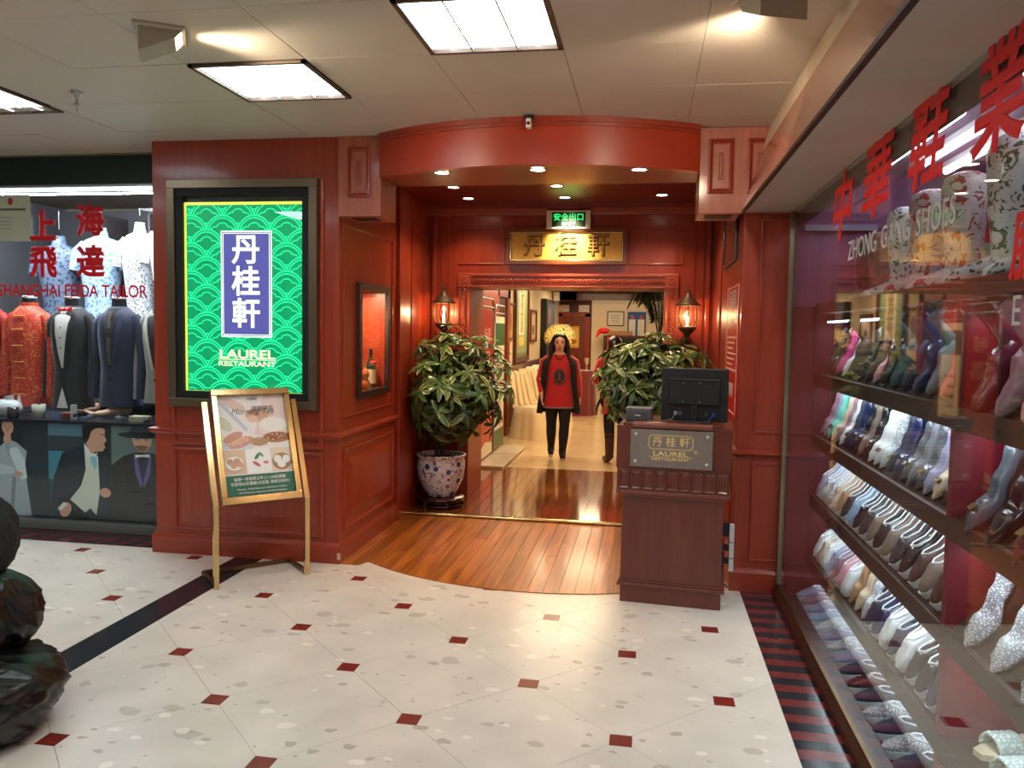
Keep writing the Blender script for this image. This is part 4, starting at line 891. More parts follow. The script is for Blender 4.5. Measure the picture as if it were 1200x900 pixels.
for k in range(15): a = PI * (k + .5) / 15 + PI; b.ell((.05 * math.cos(a), -.075 - .035 * abs(math.sin(a)), 1.30 + .06 * math.sin(a)), .006, .006, .006, 8, 5)
b.put('necklace', mat('beads', (52, 30, 26), .4), t)
# hair: cap and two long falls
MB().rings([ering(0, .012 + dy, z, rx, ry, 18) for z, rx, ry, dy in ((1.40, .088, .075, .03), (1.45, .092, .088, .02), (1.50, .088, .09, .012), (1.535, .065, .07, .008), (1.552, .03, .035, .005))]).put('hair', HAIR, t)
MB().rings([[(x * 1.0, y, z) for x, y in ((-w_, -.01), (-w_ * .7, .07), (0, .10), (w_ * .7, .07), (w_, -.01), (w_ * .6, .05), (0, .07), (-w_ * .6, .05))] for z, w_ in ((1.50, .088), (1.40, .105), (1.32, .125), (1.25, .14), (1.18, .11))]).put('hair_back', HAIR, t)
for s in (-1, 1): MB().tube([(s * .055, -.045, 1.53), (s * .09, -.035, 1.46), (s * .102, -.03, 1.38), (s * .105, -.035, 1.31), (s * .115, -.055, 1.22)], [.018, .022, .027, .030, .012], 10).put('hair_lock', HAIR, t)

# second figure in red behind the plant, turned away and leaning
t = thing('person', 'person in red coat and brown boots standing behind the right-hand plant', 'person', (-.33, 9.75, 0), math.radians(200))
J = {'pelvis': ((0, 0, .82), (.12, .09)), 'waist': ((0, -.03, .96), (.10, .08)), 'chest': ((0, -.07, 1.12), (.125, .09)), 'collar': ((0, -.10, 1.25), (.09, .06)),
     'hipL': ((-.08, 0, .76), .085), 'kneeL': ((-.09, -.02, .45), .055), 'ankL': ((-.09, .03, .08), .035), 'toeL': ((-.09, -.12, .035), .03), 'hipR': ((.08, 0, .76), .085), 'kneeR': ((.09, -.02, .45), .055), 'ankR': ((.10, .03, .08), .035), 'toeR': ((.10, -.12, .035), .03),
     'shL': ((-.17, -.09, 1.22), .05), 'elL': ((-.23, -.16, 1.0), .04), 'wrL': ((-.16, -.33, .95), .025), 'shR': ((.17, -.09, 1.22), .05), 'elR': ((.23, -.16, 1.0), .04), 'wrR': ((.16, -.33, .95), .025)}
headpart(J, E2 := [e for e in E if e[0] in J and e[1] in J] + [('collar', 'neck')], (0, -.13, 1.31), (0, -.17, 1.40))
hand(J, E2, 'wrL', (-.16, -.33, .95), (.1, -1, 0), (1, 0, 0), 'l'); hand(J, E2, 'wrR', (.16, -.33, .95), (-.1, -1, 0), (-1, 0, 0), 'r')
skin_mesh('body', J, E2, 'pelvis', SKIN, t); face(t, (0, -.175, 1.40), 1)
MB().rings([ering(0, y, z, rx, ry, 20, .9) for z, rx, ry, y in ((.60, .20, .15, 0), (.80, .18, .135, 0), (.96, .16, .12, -.03), (1.12, .175, .125, -.07), (1.21, .17, .11, -.09), (1.27, .11, .08, -.1), (1.30, .07, .065, -.12))]).put('coat', RK, t)
for s in (-1, 1): MB().tube([(s * .13, -.09, 1.24), (s * .18, -.09, 1.21), (s * .232, -.16, 1.0), (s * .165, -.31, .95)], [.052, .06, .05, .038], 12).put('sleeve', RK, t); MB().tube([(s * .08, 0, .78), (s * .09, -.02, .45), (s * .095, .03, .30)], [.095, .066, .06], 12).put('trouser', BLK, t); MB().tube([(s * .093, .02, .36), (s * .095, .04, .07), (s * .095, -.02, .05), (s * .095, -.14, .035)], [.062, .05, .045, .034], 12).put('boot', mat('brown_boot', (70, 40, 28), .5), t)
MB().rings([ering(0, -.15 + dy, z, rx, ry, 18) for z, rx, ry, dy in ((1.33, .07, .05, .05), (1.38, .09, .085, .02), (1.46, .092, .098, .005), (1.50, .07, .08, 0), (1.53, .03, .035, 0))]).put('hair', HAIR, t)

# ------------------------------------------------------------------ restaurant room
rm = struct('wall_room')
UP = CREAM
box('wall_plaster', -2.3, -2.1, 7.77, 20, 1.0, 2.5, UP, rm); box('wall_plaster', -2.3, -2.08, 7.77, 20, 0, 1.0, WDK, rm); box('dado_rail', -2.1, -2.05, 11.9, 20, .96, 1.03, WDK, rm)
box('wall_plaster', -4.2, -1.28, 19.4, 19.6, 0, 2.5, WDK, rm); box('wall_plaster', -1.28, 3.2, 18.9, 19.1, 0, 2.32, UP, rm); box('beam', -2.3, 3.2, 18.4, 18.5, 2.29, 2.5, WDK, rm)
box('beam', -2.1, 3.2, 7.77, 18.4, 2.5, 2.6, mat('room_ceiling', (84, 48, 30), .6), rm); box('wall_plaster', 3.2, 3.4, 7.77, 19.1, 0, 2.5, UP, rm); box('wall_plaster', .86, 3.4, 7.6, 7.77, 0, 2.8, UP, rm)
box('wall_plaster', -2.1, -1.6, 18.4, 19.4, 2.29, 2.5, WDK, rm)
b = MB(); b.box(-2.1, -2.03, 10.9, 11.05, 0, 2.4); b.box(-2.1, -2.03, 11.75, 11.95, 0, 2.4); b.box(-2.1, -2.03, 10.9, 11.95, 2.05, 2.4); b.put('door_frame', WD, rm); box('wall_panelling', -2.1, -2.02, 7.77, 10.9, 0, 2.5, WD, rm); box('door_leaf', -2.1, -2.06, 11.05, 11.75, 0, 2.05, mat('dark_doorway', (40, 16, 12), .5), rm)
# far door
d1 = struct('door_1')
box('door_leaf', -2.02, -1.46, 19.33, 19.38, 0, 1.93, wood('door_wood', (108, 44, 22), (136, 60, 32)), d1); box('door_frame', -1.46, -1.34, 19.3, 19.4, 0, 2.0, WD, d1); box('door_frame', -2.14, -2.02, 19.3, 19.4, 0, 2.0, WD, d1); box('door_frame', -2.14, -1.34, 19.3, 19.4, 1.93, 2.03, WD, d1)
t = tag(art('door_poster', Fr((-1.86, 19.325, 1.18), (1, 0, 0)), .26, .52, [((232, 176, 60), RC(0, 0, 1, 1)), ((250, 210, 110), RC(.1, .1, .9, .9)), ((206, 110, 40), EL(.5, .3, .3, .12))], None), 'yellow poster on the brown door at the far end', 'poster')
for k, (x0, lab) in enumerate(((-2.10, 'white no smoking notice above the far brown door, hinge side'), (-1.62, 'white no smoking notice above the far brown door, next to the cream wall'))):
    f = Fr((x0, 19.29, 2.04), (1, 0, 0)); t = thing('notice', lab, 'sign', group='white notices above the far door')
    fbox(f, 0, .25, 0, .16, 0, .01, 'board', mat('notice_white', (230, 222, 205), .5), t); MB().lathe([(.05, 0), (.05, .003)], 20).xf(f.mat(.06, .08, .011)).put('ring', RED, t); MB().lathe([(.038, 0), (.038, .003)], 20).xf(f.mat(.06, .08, .013)).put('ring_centre', mat('notice_white'), t)
    text('請勿吸煙', f, .18, .10, .032, DARK, t, .012, ext=.0005); text('No smoking', f, .18, .05, .02, DARK, t, .012, ext=.0005)
# left wall hangings
FLR = Fr((-2.1, 0, 0), (0, 1, 0))
def picture(y0, y1, z0, z1, lab, col, kind='framed_picture', m=WDK, wd=.04, polys=None, cat='picture'):
    t = thing(kind, lab, cat); pframe(FLR, y0, y1, z0, z1, wd, .04, m, t); art('print_sheet', Fr((-2.085, y0 + wd, z0 + wd), (0, 1, 0)), y1 - y0 - 2 * wd, z1 - z0 - 2 * wd, [(col, RC(0, 0, 1, 1))] + (polys or []), t); return t
picture(12.05, 12.56, 1.43, 2.0, 'small framed picture between the inner doorway and the green scroll', (214, 178, 110), wd=.03, polys=[((170, 120, 70), EL(.5, .5, .25, .3))])
picture(14.45, 15.2, 1.37, 1.96, 'small framed picture between the green scroll and the black television', (206, 176, 120), polys=[((240, 220, 170), RC(.15, .1, .85, .9)), ((110, 70, 40), EL(.5, .35, .2, .2))])
t = thing('hanging_scroll', 'tall green and white calligraphy scroll in a dark frame on the room wall', 'scroll')
pframe(FLR, 12.65, 14.15, 1.05, 2.45, .09, .05, WDK, t); art('print_sheet', Fr((-2.08, 12.74, 1.14), (0, 1, 0)), 1.32, 1.22, [((112, 128, 84), RC(0, 0, 1, 1)), ((146, 160, 112), RC(.08, .05, .92, .97)), ((240, 236, 214), RC(.3, .3, .7, 1)), ((226, 190, 110), RC(.3, .15, .7, .27))], t)
for k in range(5): text('福壽康寧喜'[k], Fr((-2.07, 13.4, 2.22 - k * .15), (0, 1, 0)), 0, 0, .2, mat('scroll_gold', (190, 150, 70), .5), t, ext=.0005, sx=2)
t = thing('wall_television', 'black wall television standing off the cream room wall', 'television'); box('screen', -2.1, -1.98, 16.0, 17.4, 1.45, 2.22, BLACKP, t, .01); box('panel_lower', -2.1, -1.98, 16.0, 17.4, .5, 1.44, DARK, t, .01)
art('screen_image', Fr((-1.978, 16.08, 1.55), (0, 1, 0)), 1.25, .6, [((70, 80, 96), RC(0, 0, 1, 1)), ((120, 96, 90), RC(.1, .3, .5, .8))], t)
t = thing('wall_speaker', 'small white speaker high up beyond the television', 'speaker', (-2.0, 17.9, 2.25)); box('body', -.06, .06, -.1, .1, 0, .2, WHITE, t, .01)
# notices on far cream wall
t = thing('framed_notice', 'framed white certificate on the far cream wall', 'picture'); f = Fr((-.92, 18.9, 1.72), (1, 0, 0)); pframe(f, 0, .39, 0, .34, .02, .02, WDK, t); art('print_sheet', f, .39, .34, [((226, 222, 200), RC(.05, .05, .95, .95))] + [((130, 120, 110), RC(.2, .2 + k * .13, .8 - .1 * (k % 2), .24 + k * .13)) for k in range(5)], t, None, .005)
t = thing('notice_board', 'blue notice board holding two white sheets on the far cream wall', 'board'); f = Fr((-.45, 18.9, 1.35), (1, 0, 0)); fbox(f, 0, .42, 0, .70, 0, .02, 'board', mat('board_blue', (36, 84, 150), .5), t)
art('print_sheet', f, .42, .70, [((232, 226, 210), RC(.08, .05, .44, .75)), ((232, 226, 210), RC(.56, .05, .92, .75)), ((190, 70, 60), EL(.26, .83, .1, .06)), ((190, 70, 60), EL(.74, .83, .1, .06))], t, None, .022)
# cabinet with trays and cloth under notices
t = thing('display_cabinet', 'tall dark cabinet with coloured goods below the framed certificate', 'cabinet', (-.62, 18.35, 0))
box('body', -.35, .6, 0, .45, 0, 1.5, WDK, t); box('shelf_recess', -.30, .55, -.01, .0, .9, 1.46, DARK, t); box('goods', -.26, 0, -.08, -.01, 1.15, 1.45, RED, t, .01); box('goods', .02, .3, -.08, -.01, .95, 1.12, mat('teal_goods', (96, 140, 110), .5), t, .01)
t = thing('tray_stack', 'stacked brown trays on top of the tall far cabinet', 'tray', (-.60, 18.5, 1.5)); 
for k in range(3): box('tray', -.28, .28, -.15, .15, k * .035, k * .035 + .03, mat('tray_brown', (146, 96, 56), .5), t, .004)
t = tag(MB().ell((0, 0, .05), .14, .12, .07).tube([(-.1, -.1, .04), (-.17, -.14, -.1)], [.05, .02], 8).put('red_cloth', RED), 'bunched red cloth draped beside the trays on the far cabinet', 'cloth'); t.location = (-.98 + .02, 18.45, 1.55)
# round table with dark red cloth, vase of lilies
t = thing('round_table', 'small round table under a dark red pleated cloth near the far door', 'table', (-1.37, 15.3, 0))
n = 60; MB().rings([[((r + .018 * math.sin(j * 2 * PI / n * 14) * f) * math.cos(2 * PI * j / n), (r + .018 * math.sin(j * 2 * PI / n * 14) * f) * math.sin(2 * PI * j / n), z) for j in range(n)] for r, z, f in ((.44, .0, 1.6), (.43, .3, 1.2), (.42, .7, .7), (.415, .82, .2), (.40, .84, 0))]).put('tablecloth', mat('maroon_cloth', (112, 22, 30), .7, sheen=.4), t)
t = thing('lily_arrangement', 'large arrangement of yellow lilies on the maroon table', 'flowers', (-1.62, 15.2, .84))
MB().lathe([(0, 0), (.06, 0), (.1, .12), (.09, .25), (.05, .34), (.07, .4)], 18, cap=False).put('vase', mat('vase_white', (214, 200, 180), .2, coat=.4), t)
rnd = random.Random(4)
pet = MB()
for k in range(6):
    a = 2 * PI * k / 6; vs = [(0, 0, 0)]; R = Matrix.Rotation(a, 4, 'Z'); pet.add([R @ V(v) for v in ((0, 0, 0), (.05, -.025, .03), (.05, .025, .03), (.11, -.02, .03), (.11, .02, .03), (.14, 0, .01))], [(0, 1, 2), (1, 3, 4, 2), (3, 5, 4)], True)
pm = pet.me('lily'); pm.materials.append(mat('lily_yellow', (252, 238, 160), .5))
for k in range(30):
    d = V((rnd.uniform(-1, 1), rnd.uniform(-1, .5), rnd.uniform(-.1, 1))).normalized(); p = V((d.x * .25, d.y * .22, .62 + d.z * .20)); o = bpy.data.objects.new('lily_bloom', pm); C.objects.link(o); o.parent = t
    o.matrix_local = Matrix.Translation(p) @ d.to_track_quat('Z', 'Y').to_matrix().to_4x4() @ Matrix.Scale(rnd.uniform(.8, 1.15), 4)
b = MB()
for k in range(14): a = rnd.random() * 6.28; b.tube([(0, 0, .36), (.1 * math.cos(a), .1 * math.sin(a), .6), (.2 * math.cos(a), .17 * math.sin(a), .64)], .006, 5)
b.put('stems', MATS['green_stem'], t)
t = thing('glass_ornament', 'small cluster of glassware on the maroon table beside the lilies', 'ornament', (-1.10, 15.15, .84))
MB().lathe([(.05, 0), (.01, .01), (.01, .1), (.05, .16), (.05, .24)], 14, cap=False).put('goblet', mat('glassy', (190, 170, 150), .1, .3), t); MB().ell((.0, 0, .2), .04, .04, .05).put('posy', mat('posy', (150, 90, 60), .7), t)
# chairs under cream covers
def chair_cover():
    b = MB(); prof = [(-.25, .0), (-.235, .2), (-.225, .45), (-.215, .47)]
    n = 48; rs = []
    for z, ex in ((0, .05), (.15, .035), (.35, .012), (.455, 0), (.475, -.02)):
        ring = []
        for j in range(n):
            a = 2 * PI * j / n; c, s = math.cos(a), math.sin(a); k = 1 / max(abs(c), abs(s)); kk = min(k, 1.28)
            w_ = (.235 + ex + .010 * math.sin(j * 2 * PI / n * 12) * (1 - z / .47)) * kk; ring.append((c * w_, s * w_, z))
        rs.append(ring)
    b.rings(rs); return b
def chair_back():
    b = MB(); rs = []
    for i in range(9):
        t_ = i / 8; z = .44 + t_ * .54; xb = -.20 - t_ * .12; ring = []
        for j in range(24):
            a = 2 * PI * j / 24; c, s = math.cos(a), math.sin(a); hw = .235 - .03 * t_ ** 3
            if t_ > .9: hw -= .05
            ring.append((xb + .035 * c * (1 - .4 * t_) + .012 * math.sin(s * 14) * (1 - t_), hw * s * min(1.0, 1.25 - .25 * abs(s)), z))
        rs.append(ring)
    b.rings(rs); return b
CC = mat('cream_cover', (236, 216, 176), .75, sheen=.3, bump=.2, bscale=10); cm1 = chair_cover().me('seat_cover'); cm1.materials.append(CC); cm2 = chair_back().me('back_cover'); cm2.materials.append(CC)
cfold = MB()
for y_ in (-.13, 0, .13): cfold.tube([(-.09, y_, .475), (-.16, y_, .52), (-.205, y_ * .9, .7), (-.275, y_ * .75, .94)], [.012, .028, .024, .012], 8)
cm3 = cfold.me('fold'); cm3.materials.append(CC)
for k, y_ in enumerate((11.65, 12.4, 13.15, 13.9)):
    t = thing('banquet_chair', 'cream covered banquet chair, %s of the row from the inner doorway' % ordn(k), 'chair', (-1.60, y_, 0.0), math.radians(-30), 'cream covered chairs along the room wall')
    for me, nm in ((cm1, 'seat_cover'), (cm2, 'back_cover'), (cm3, 'cover_folds')):
        o = bpy.data.objects.new(nm, me); C.objects.link(o); o.parent = t
# banners in acrylic base
def banner(y0, y1, x, lab, polys, txt, zt=1.93):
    t = thing('banner_stand', lab, 'banner', (x, (y0 + y1) / 2, .018)); h = (y1 - y0) / 2
    MB().tube([(0, -h, .0), (0, -h, zt - .06), (0, -h + .05, zt), (0, h - .05, zt), (0, h, zt - .06), (0, h, 0)], .012, 8).put('pole_frame', STEEL, t)
    MB().tube([(0, -h, zt - .1), (0, h, zt - .1)], .01, 8).put('cross_bar', STEEL, t)
    box('foot', -.02, .3, -h - .02, h + .02, 0, .03, mat('acrylic_foot', (216, 204, 180), .2), t, .004)
    f = Fr((.006, -h + .03, .06), (0, 1, 0)); art('print_sheet', f, 2 * h - .06, zt - .2, polys, t)
    FW = Fr((x + .01, (y0 + y1) / 2 - h + .03, .078), (0, 1, 0))
    for s, u, v, sz, m_ in txt: text(s, FW, u * (2 * h - .06), v * (zt - .2), sz, m_, t, .004, ext=.0004)
PK = mat('banner_pink', (236, 170, 150), .6)
banner(8.85, 9.72, -1.86, 'red advertising banner in a tubular frame inside the doorway', [((178, 32, 30), RC(0, 0, 1, 1)), ((206, 60, 50), RC(.05, .05, .95, .3)), ((240, 226, 200), [(0, 0), (1, 0), (1, .07), (.5, .1), (0, .05)])], [('50%', .5, .66, .28, PK), ('Menu', .5, .50, .17, PK), ('特價', .5, .82, .2, PK)])
banner(9.82, 10.5, -1.86, 'white and green banner standing behind the red banner', [((226, 216, 190), RC(0, 0, 1, 1)), ((30, 96, 52), RC(0, .78, 1, .95)), ((60, 96, 60), RC(0, .0, 1, .14))] + [((150, 140, 120), RC(.2, .2 + k * .07, .8 - .2 * (k % 2), .22 + k * .07)) for k in range(7)], [], 1.87)
# hanging palm and planter top right of the opening
t = thing('potted_palm', 'dark feathery palm in tall planter inside the doorway, next to the right casing', 'plant', (.14, 9.3, 0.0))
MB().lathe([(0, 0), (.12, 0), (.09, .5), (.1, 1.35), (.14, 1.45), (.12, 1.5), (0, 1.5)], 20).put('planter', DARK, t)
b = MB(); rnd = random.Random(9)
for k in range(16):
    a = rnd.random() * 2 * PI; L = rnd.uniform(.22, .36); pts = [V((0, 0, 1.48)), V((.08 * math.cos(a), .08 * math.sin(a), 1.85)), V((L * .7 * math.cos(a), L * .7 * math.sin(a), 2.1)), V((L * math.cos(a), L * math.sin(a), 1.98 - rnd.random() * .15))]
    fb = MB(); fb.tube(pts, .005, 5)
    for i in range(22):
        u = .25 + .75 * i / 22; s_ = u * 3; i0 = min(2, int(s_)); p = pts[i0].lerp(pts[i0 + 1], s_ - i0)
        for sd in (-1, 1):
            d = V((-math.sin(a) * sd, math.cos(a) * sd, -.9)).normalized() * .13; q = V((math.cos(a), math.sin(a), 0)) * .010
            fb.add([p - q, p + q, p + d * .6 + q + V((math.cos(a), math.sin(a), 0)) * .02, p + d + V((math.cos(a), math.sin(a), 0)) * .03], [(0, 1, 2), (0, 2, 3)])
    fb.put('frond', mat('palm_green', (34, 52, 30), .5), t)
box('door_post', .17, .3, 8.4, 8.5, 0, 2.4, WD, rm)

# ------------------------------------------------------------------ tailor shop
YT = 5.43
tw = struct('window_1')
box('sill', -6.4, -3.34, YT - .03, YT + .12, 0, .075, mat('alu_sill', (140, 146, 142), .35, .6), tw, .004)
box('counter_edge', -6.4, -3.34, YT + .0, YT + .6, .815, .835, mat('counter_dark', (34, 38, 44), .2), tw)
box('pane', -6.4, -3.34, YT + .02, YT + .028, .075, 2.60, GLASS, tw)
box('header', -6.4, -3.33, YT - .05, YT + .2, 2.585, 2.84, mat('header_green', (14, 34, 32), .35), tw); box('header_strip', -6.4, -3.33, YT - .06, YT - .05, 2.575, 2.592, STEEL, tw); box('header_strip', -6.4, -3.33, YT - .06, YT - .05, 2.80, 2.812, mat('olive_strip', (120, 116, 90), .5), tw)
ti = struct('wall_tailor')
GW_ = mat('tailor_wall', (120, 118, 124), .7)
box('wall_plaster', -6.4, -3.4, 8.0, 8.1, 0, 2.8, GW_, ti); box('wall_plaster', -3.40, -3.335, YT + .06, 8.0, 0, 2.8, GW_, ti); box('wall_plaster', -6.6, -6.4, -3.6, 8.1, 0, 2.9, GW_, ti)
box('display_backing', -6.4, -3.4, 6.05, 6.09, 0, .82, mat('display_dark', (30, 30, 36), .6), ti)
for x in (-5.1, -4.6, -4.15, -3.7): box('rack_panel', x - .005, x + .015, 6.9, 7.3, .8, 2.6, mat('rack_panel', (84, 74, 76), .6), ti)
for yy, zz in ((5.62, 2.568), (6.3, 2.74)): MB().tube([(-6.3, yy, zz), (-3.5, yy, zz)], .007, 8).put('tube_light', mat('tube_white', (230, 242, 255), .5, emit=26), ti)
lamp('AREA', 'display_lamp', (-4.7, 5.72, 2.665), 36, COOL, 2.6, (math.radians(-12), 0, 0), sy=.05); lamp('AREA', 'display_lamp', (-4.7, 6.35, 2.73), 24, COOL, 2.6, (math.radians(20), 0, 0), sy=.1)
FTW = Fr((0, YT + .012, 0), (1, 0, 0))
t = thing('window_lettering', 'red shop name lettering stuck on the tailor window', 'lettering')
for ch, u, v in (('上', -4.50, 2.285), ('海', -4.105, 2.325), ('飛', -4.50, 2.02), ('達', -4.105, 2.02)): text(ch, FTW, u, v, .245, RED, t, .002, 'character', .001, .95, .009)
text('SHANGHAI FEIDA TAILOR', FTW, -4.272, 1.815, .128, RED, t, .002, 'lettering', .001, .84, .002)
t = tag(art('certificate', Fr((-4.98, YT + .012, 2.19), (1, 0, 0)), .38, .345, [((200, 204, 180), RC(0, 0, 1, 1)), ((196, 60, 40), EL(.56, .86, .06, .08)), ((110, 110, 96), RC(.25, .66, .9, .71))] + [((150, 152, 136), RC(.3, .5 - k * .08, .6, .515 - k * .08)) for k in range(4)], None, None, .003), 'pale certificate with red seal taped inside the tailor window', 'certificate')
# posters of suited men, flat prints
def man_poster(x0, x1, lab, polys):
    polys = [(tuple(min(255, int(v * 1.18 + 6)) for v in c), p) for c, p in polys]
    t = thing('fashion_poster', lab, 'poster', group='suit posters below the tailor window'); f = Fr((x0, YT + .04, .08), (1, 0, 0))
    fbox(f, 0, x1 - x0, 0, .74, 0, .006, 'panel', mat('poster_edge', (90, 110, 112), .4), t); art('poster_print', f, x1 - x0, .74, polys, t, None, .007, .0004)
sk = (190, 146, 124)
man_poster(-5.05, -4.515, 'poster of man in silver grey suit, hand at chin', [((22, 32, 36), RC(0, 0, 1, 1)), ((30, 44, 50), RC(.6, 0, 1, .9)),
    ((150, 162, 172), [(.16, 0), (.72, 0), (.66, .3), (.62, .5), (.66, .68), (.5, .77), (.36, .8), (.22, .72), (.06, .55), (.1, .4), (.2, .3)]), ((112, 124, 134), [(.36, 0), (.42, 0), (.48, .4), (.42, .42)]), ((176, 186, 194), [(.08, .52), (.16, .42), (.44, .44), (.46, .50), (.22, .54)]),
    ((190, 200, 206), [(.5, .72), (.62, .6), (.66, .4), (.56, .38), (.44, .56), (.36, .7)]), ((130, 140, 150), [(.3, .78), (.36, .6), (.40, .76)]), (sk, EL(.36, .93, .095, .085)), (sk, [(.30, .86), (.40, .86), (.42, .78), (.34, .76)]), (sk, EL(.34, .80, .055, .05)), (sk, EL(.52, .44, .075, .025)), ((30, 24, 22), [(.25, .95), (.27, 1.0), (.44, 1.0), (.465, .95), (.44, .985), (.29, .985)]), ((60, 44, 40), RC(.30, .935, .345, .942)), ((60, 44, 40), RC(.385, .935, .43, .942)), ((150, 106, 92), EL(.37, .905, .016, .02))])
man_poster(-4.51, -3.98, 'poster of man in dark jacket with cream waistcoat, face in profile', [((38, 62, 72), RC(0, 0, 1, 1)), ((70, 104, 120), RC(0, .86, .55, 1)), ((46, 58, 66), RC(0, .72, .62, .86)), ((60, 120, 142), RC(0, .4, .25, .70)), ((24, 34, 38), RC(.8, 0, 1, 1)),
    ((26, 36, 48), [(0, .05), (.08, .42), (.22, .68), (.5, .76), (.58, .80), (.86, .74), (.98, .55), (.98, .1), (.9, 0), (.2, 0)]), ((196, 200, 188), [(.58, .78), (.80, .66), (.82, .3), (.76, .05), (.66, .12), (.58, .07), (.34, .20), (.52, .35), (.60, .52)]), ((226, 232, 230), [(.58, .80), (.70, .68), (.80, .70), (.74, .64), (.62, .66)]), ((120, 176, 204), [(.68, .66), (.77, .66), (.79, .58), (.75, .52), (.69, .60)]),
    (sk, [(.60, .92), (.62, .78), (.68, .70), (.78, .71), (.88, .72), (.92, .76), (.90, .80), (.94, .83), (.91, .88), (.92, .94), (.84, .97), (.68, .97)]), ((22, 18, 18), [(.56, .82), (.57, .96), (.66, 1.0), (.88, 1.0), (.92, .96), (.78, .955), (.70, .92), (.66, .84), (.62, .80)]), ((40, 28, 26), RC(.84, .885, .90, .893)), ((150, 100, 84), RC(.86, .775, .91, .782)),
    (sk, EL(.91, .29, .09, .05)), (sk, EL(.27, .09, .10, .07, rot=.5)), ((220, 226, 230), [(.14, .10), (.24, .17), (.30, .15), (.18, .07)]), ((18, 20, 24), RC(.36, 0, .62, .05))])
man_poster(-3.975, -3.42, 'poster of bearded man in wide black hat and bow tie', [((92, 106, 106), RC(0, 0, 1, 1)), ((28, 30, 36), [(0, 0), (.0, .58), (.18, .68), (.36, .72), (.62, .72), (.82, .66), (1, .56), (1, 0)]), ((38, 40, 64), [(.34, .70), (.60, .70), (.56, .5), (.46, .36), (.38, .48)]), ((88, 84, 140), [(.34, .70), (.38, .69), (.46, .40), (.44, .36), (.36, .5)]), ((88, 84, 140), [(.60, .70), (.57, .69), (.47, .40), (.48, .36), (.58, .5)]), ((22, 22, 26), [(.40, .72), (.54, .72), (.47, .58)]),
    (sk, [(.30, .90), (.62, .90), (.60, .80), (.52, .735), (.42, .735), (.34, .80)]), ((120, 82, 66), [(.36, .79), (.56, .79), (.51, .738), (.43, .738)]), ((96, 60, 52), RC(.42, .785, .52, .793)), ((226, 226, 220), [(.36, .70), (.36, .665), (.46, .68), (.57, .675), (.58, .71), (.46, .70)]), ((26, 40, 46), EL(.46, .90, .36, .036)), ((44, 62, 70), [(.27, .905), (.31, .985), (.44, .995), (.60, .985), (.66, .90)]), ((14, 20, 24), [(.27, .905), (.28, .935), (.64, .93), (.66, .89)]), ((44, 34, 32), RC(.36, .85, .43, .857)), ((44, 34, 32), RC(.50, .85, .57, .857)), ((50, 52, 58), [(.16, .3), (.18, .5), (.2, .5), (.19, .3)])])
LC = {'tux_black': (16, 17, 20), 'suit_navy': (28, 38, 66), 'suit_grey': (150, 146, 140)}
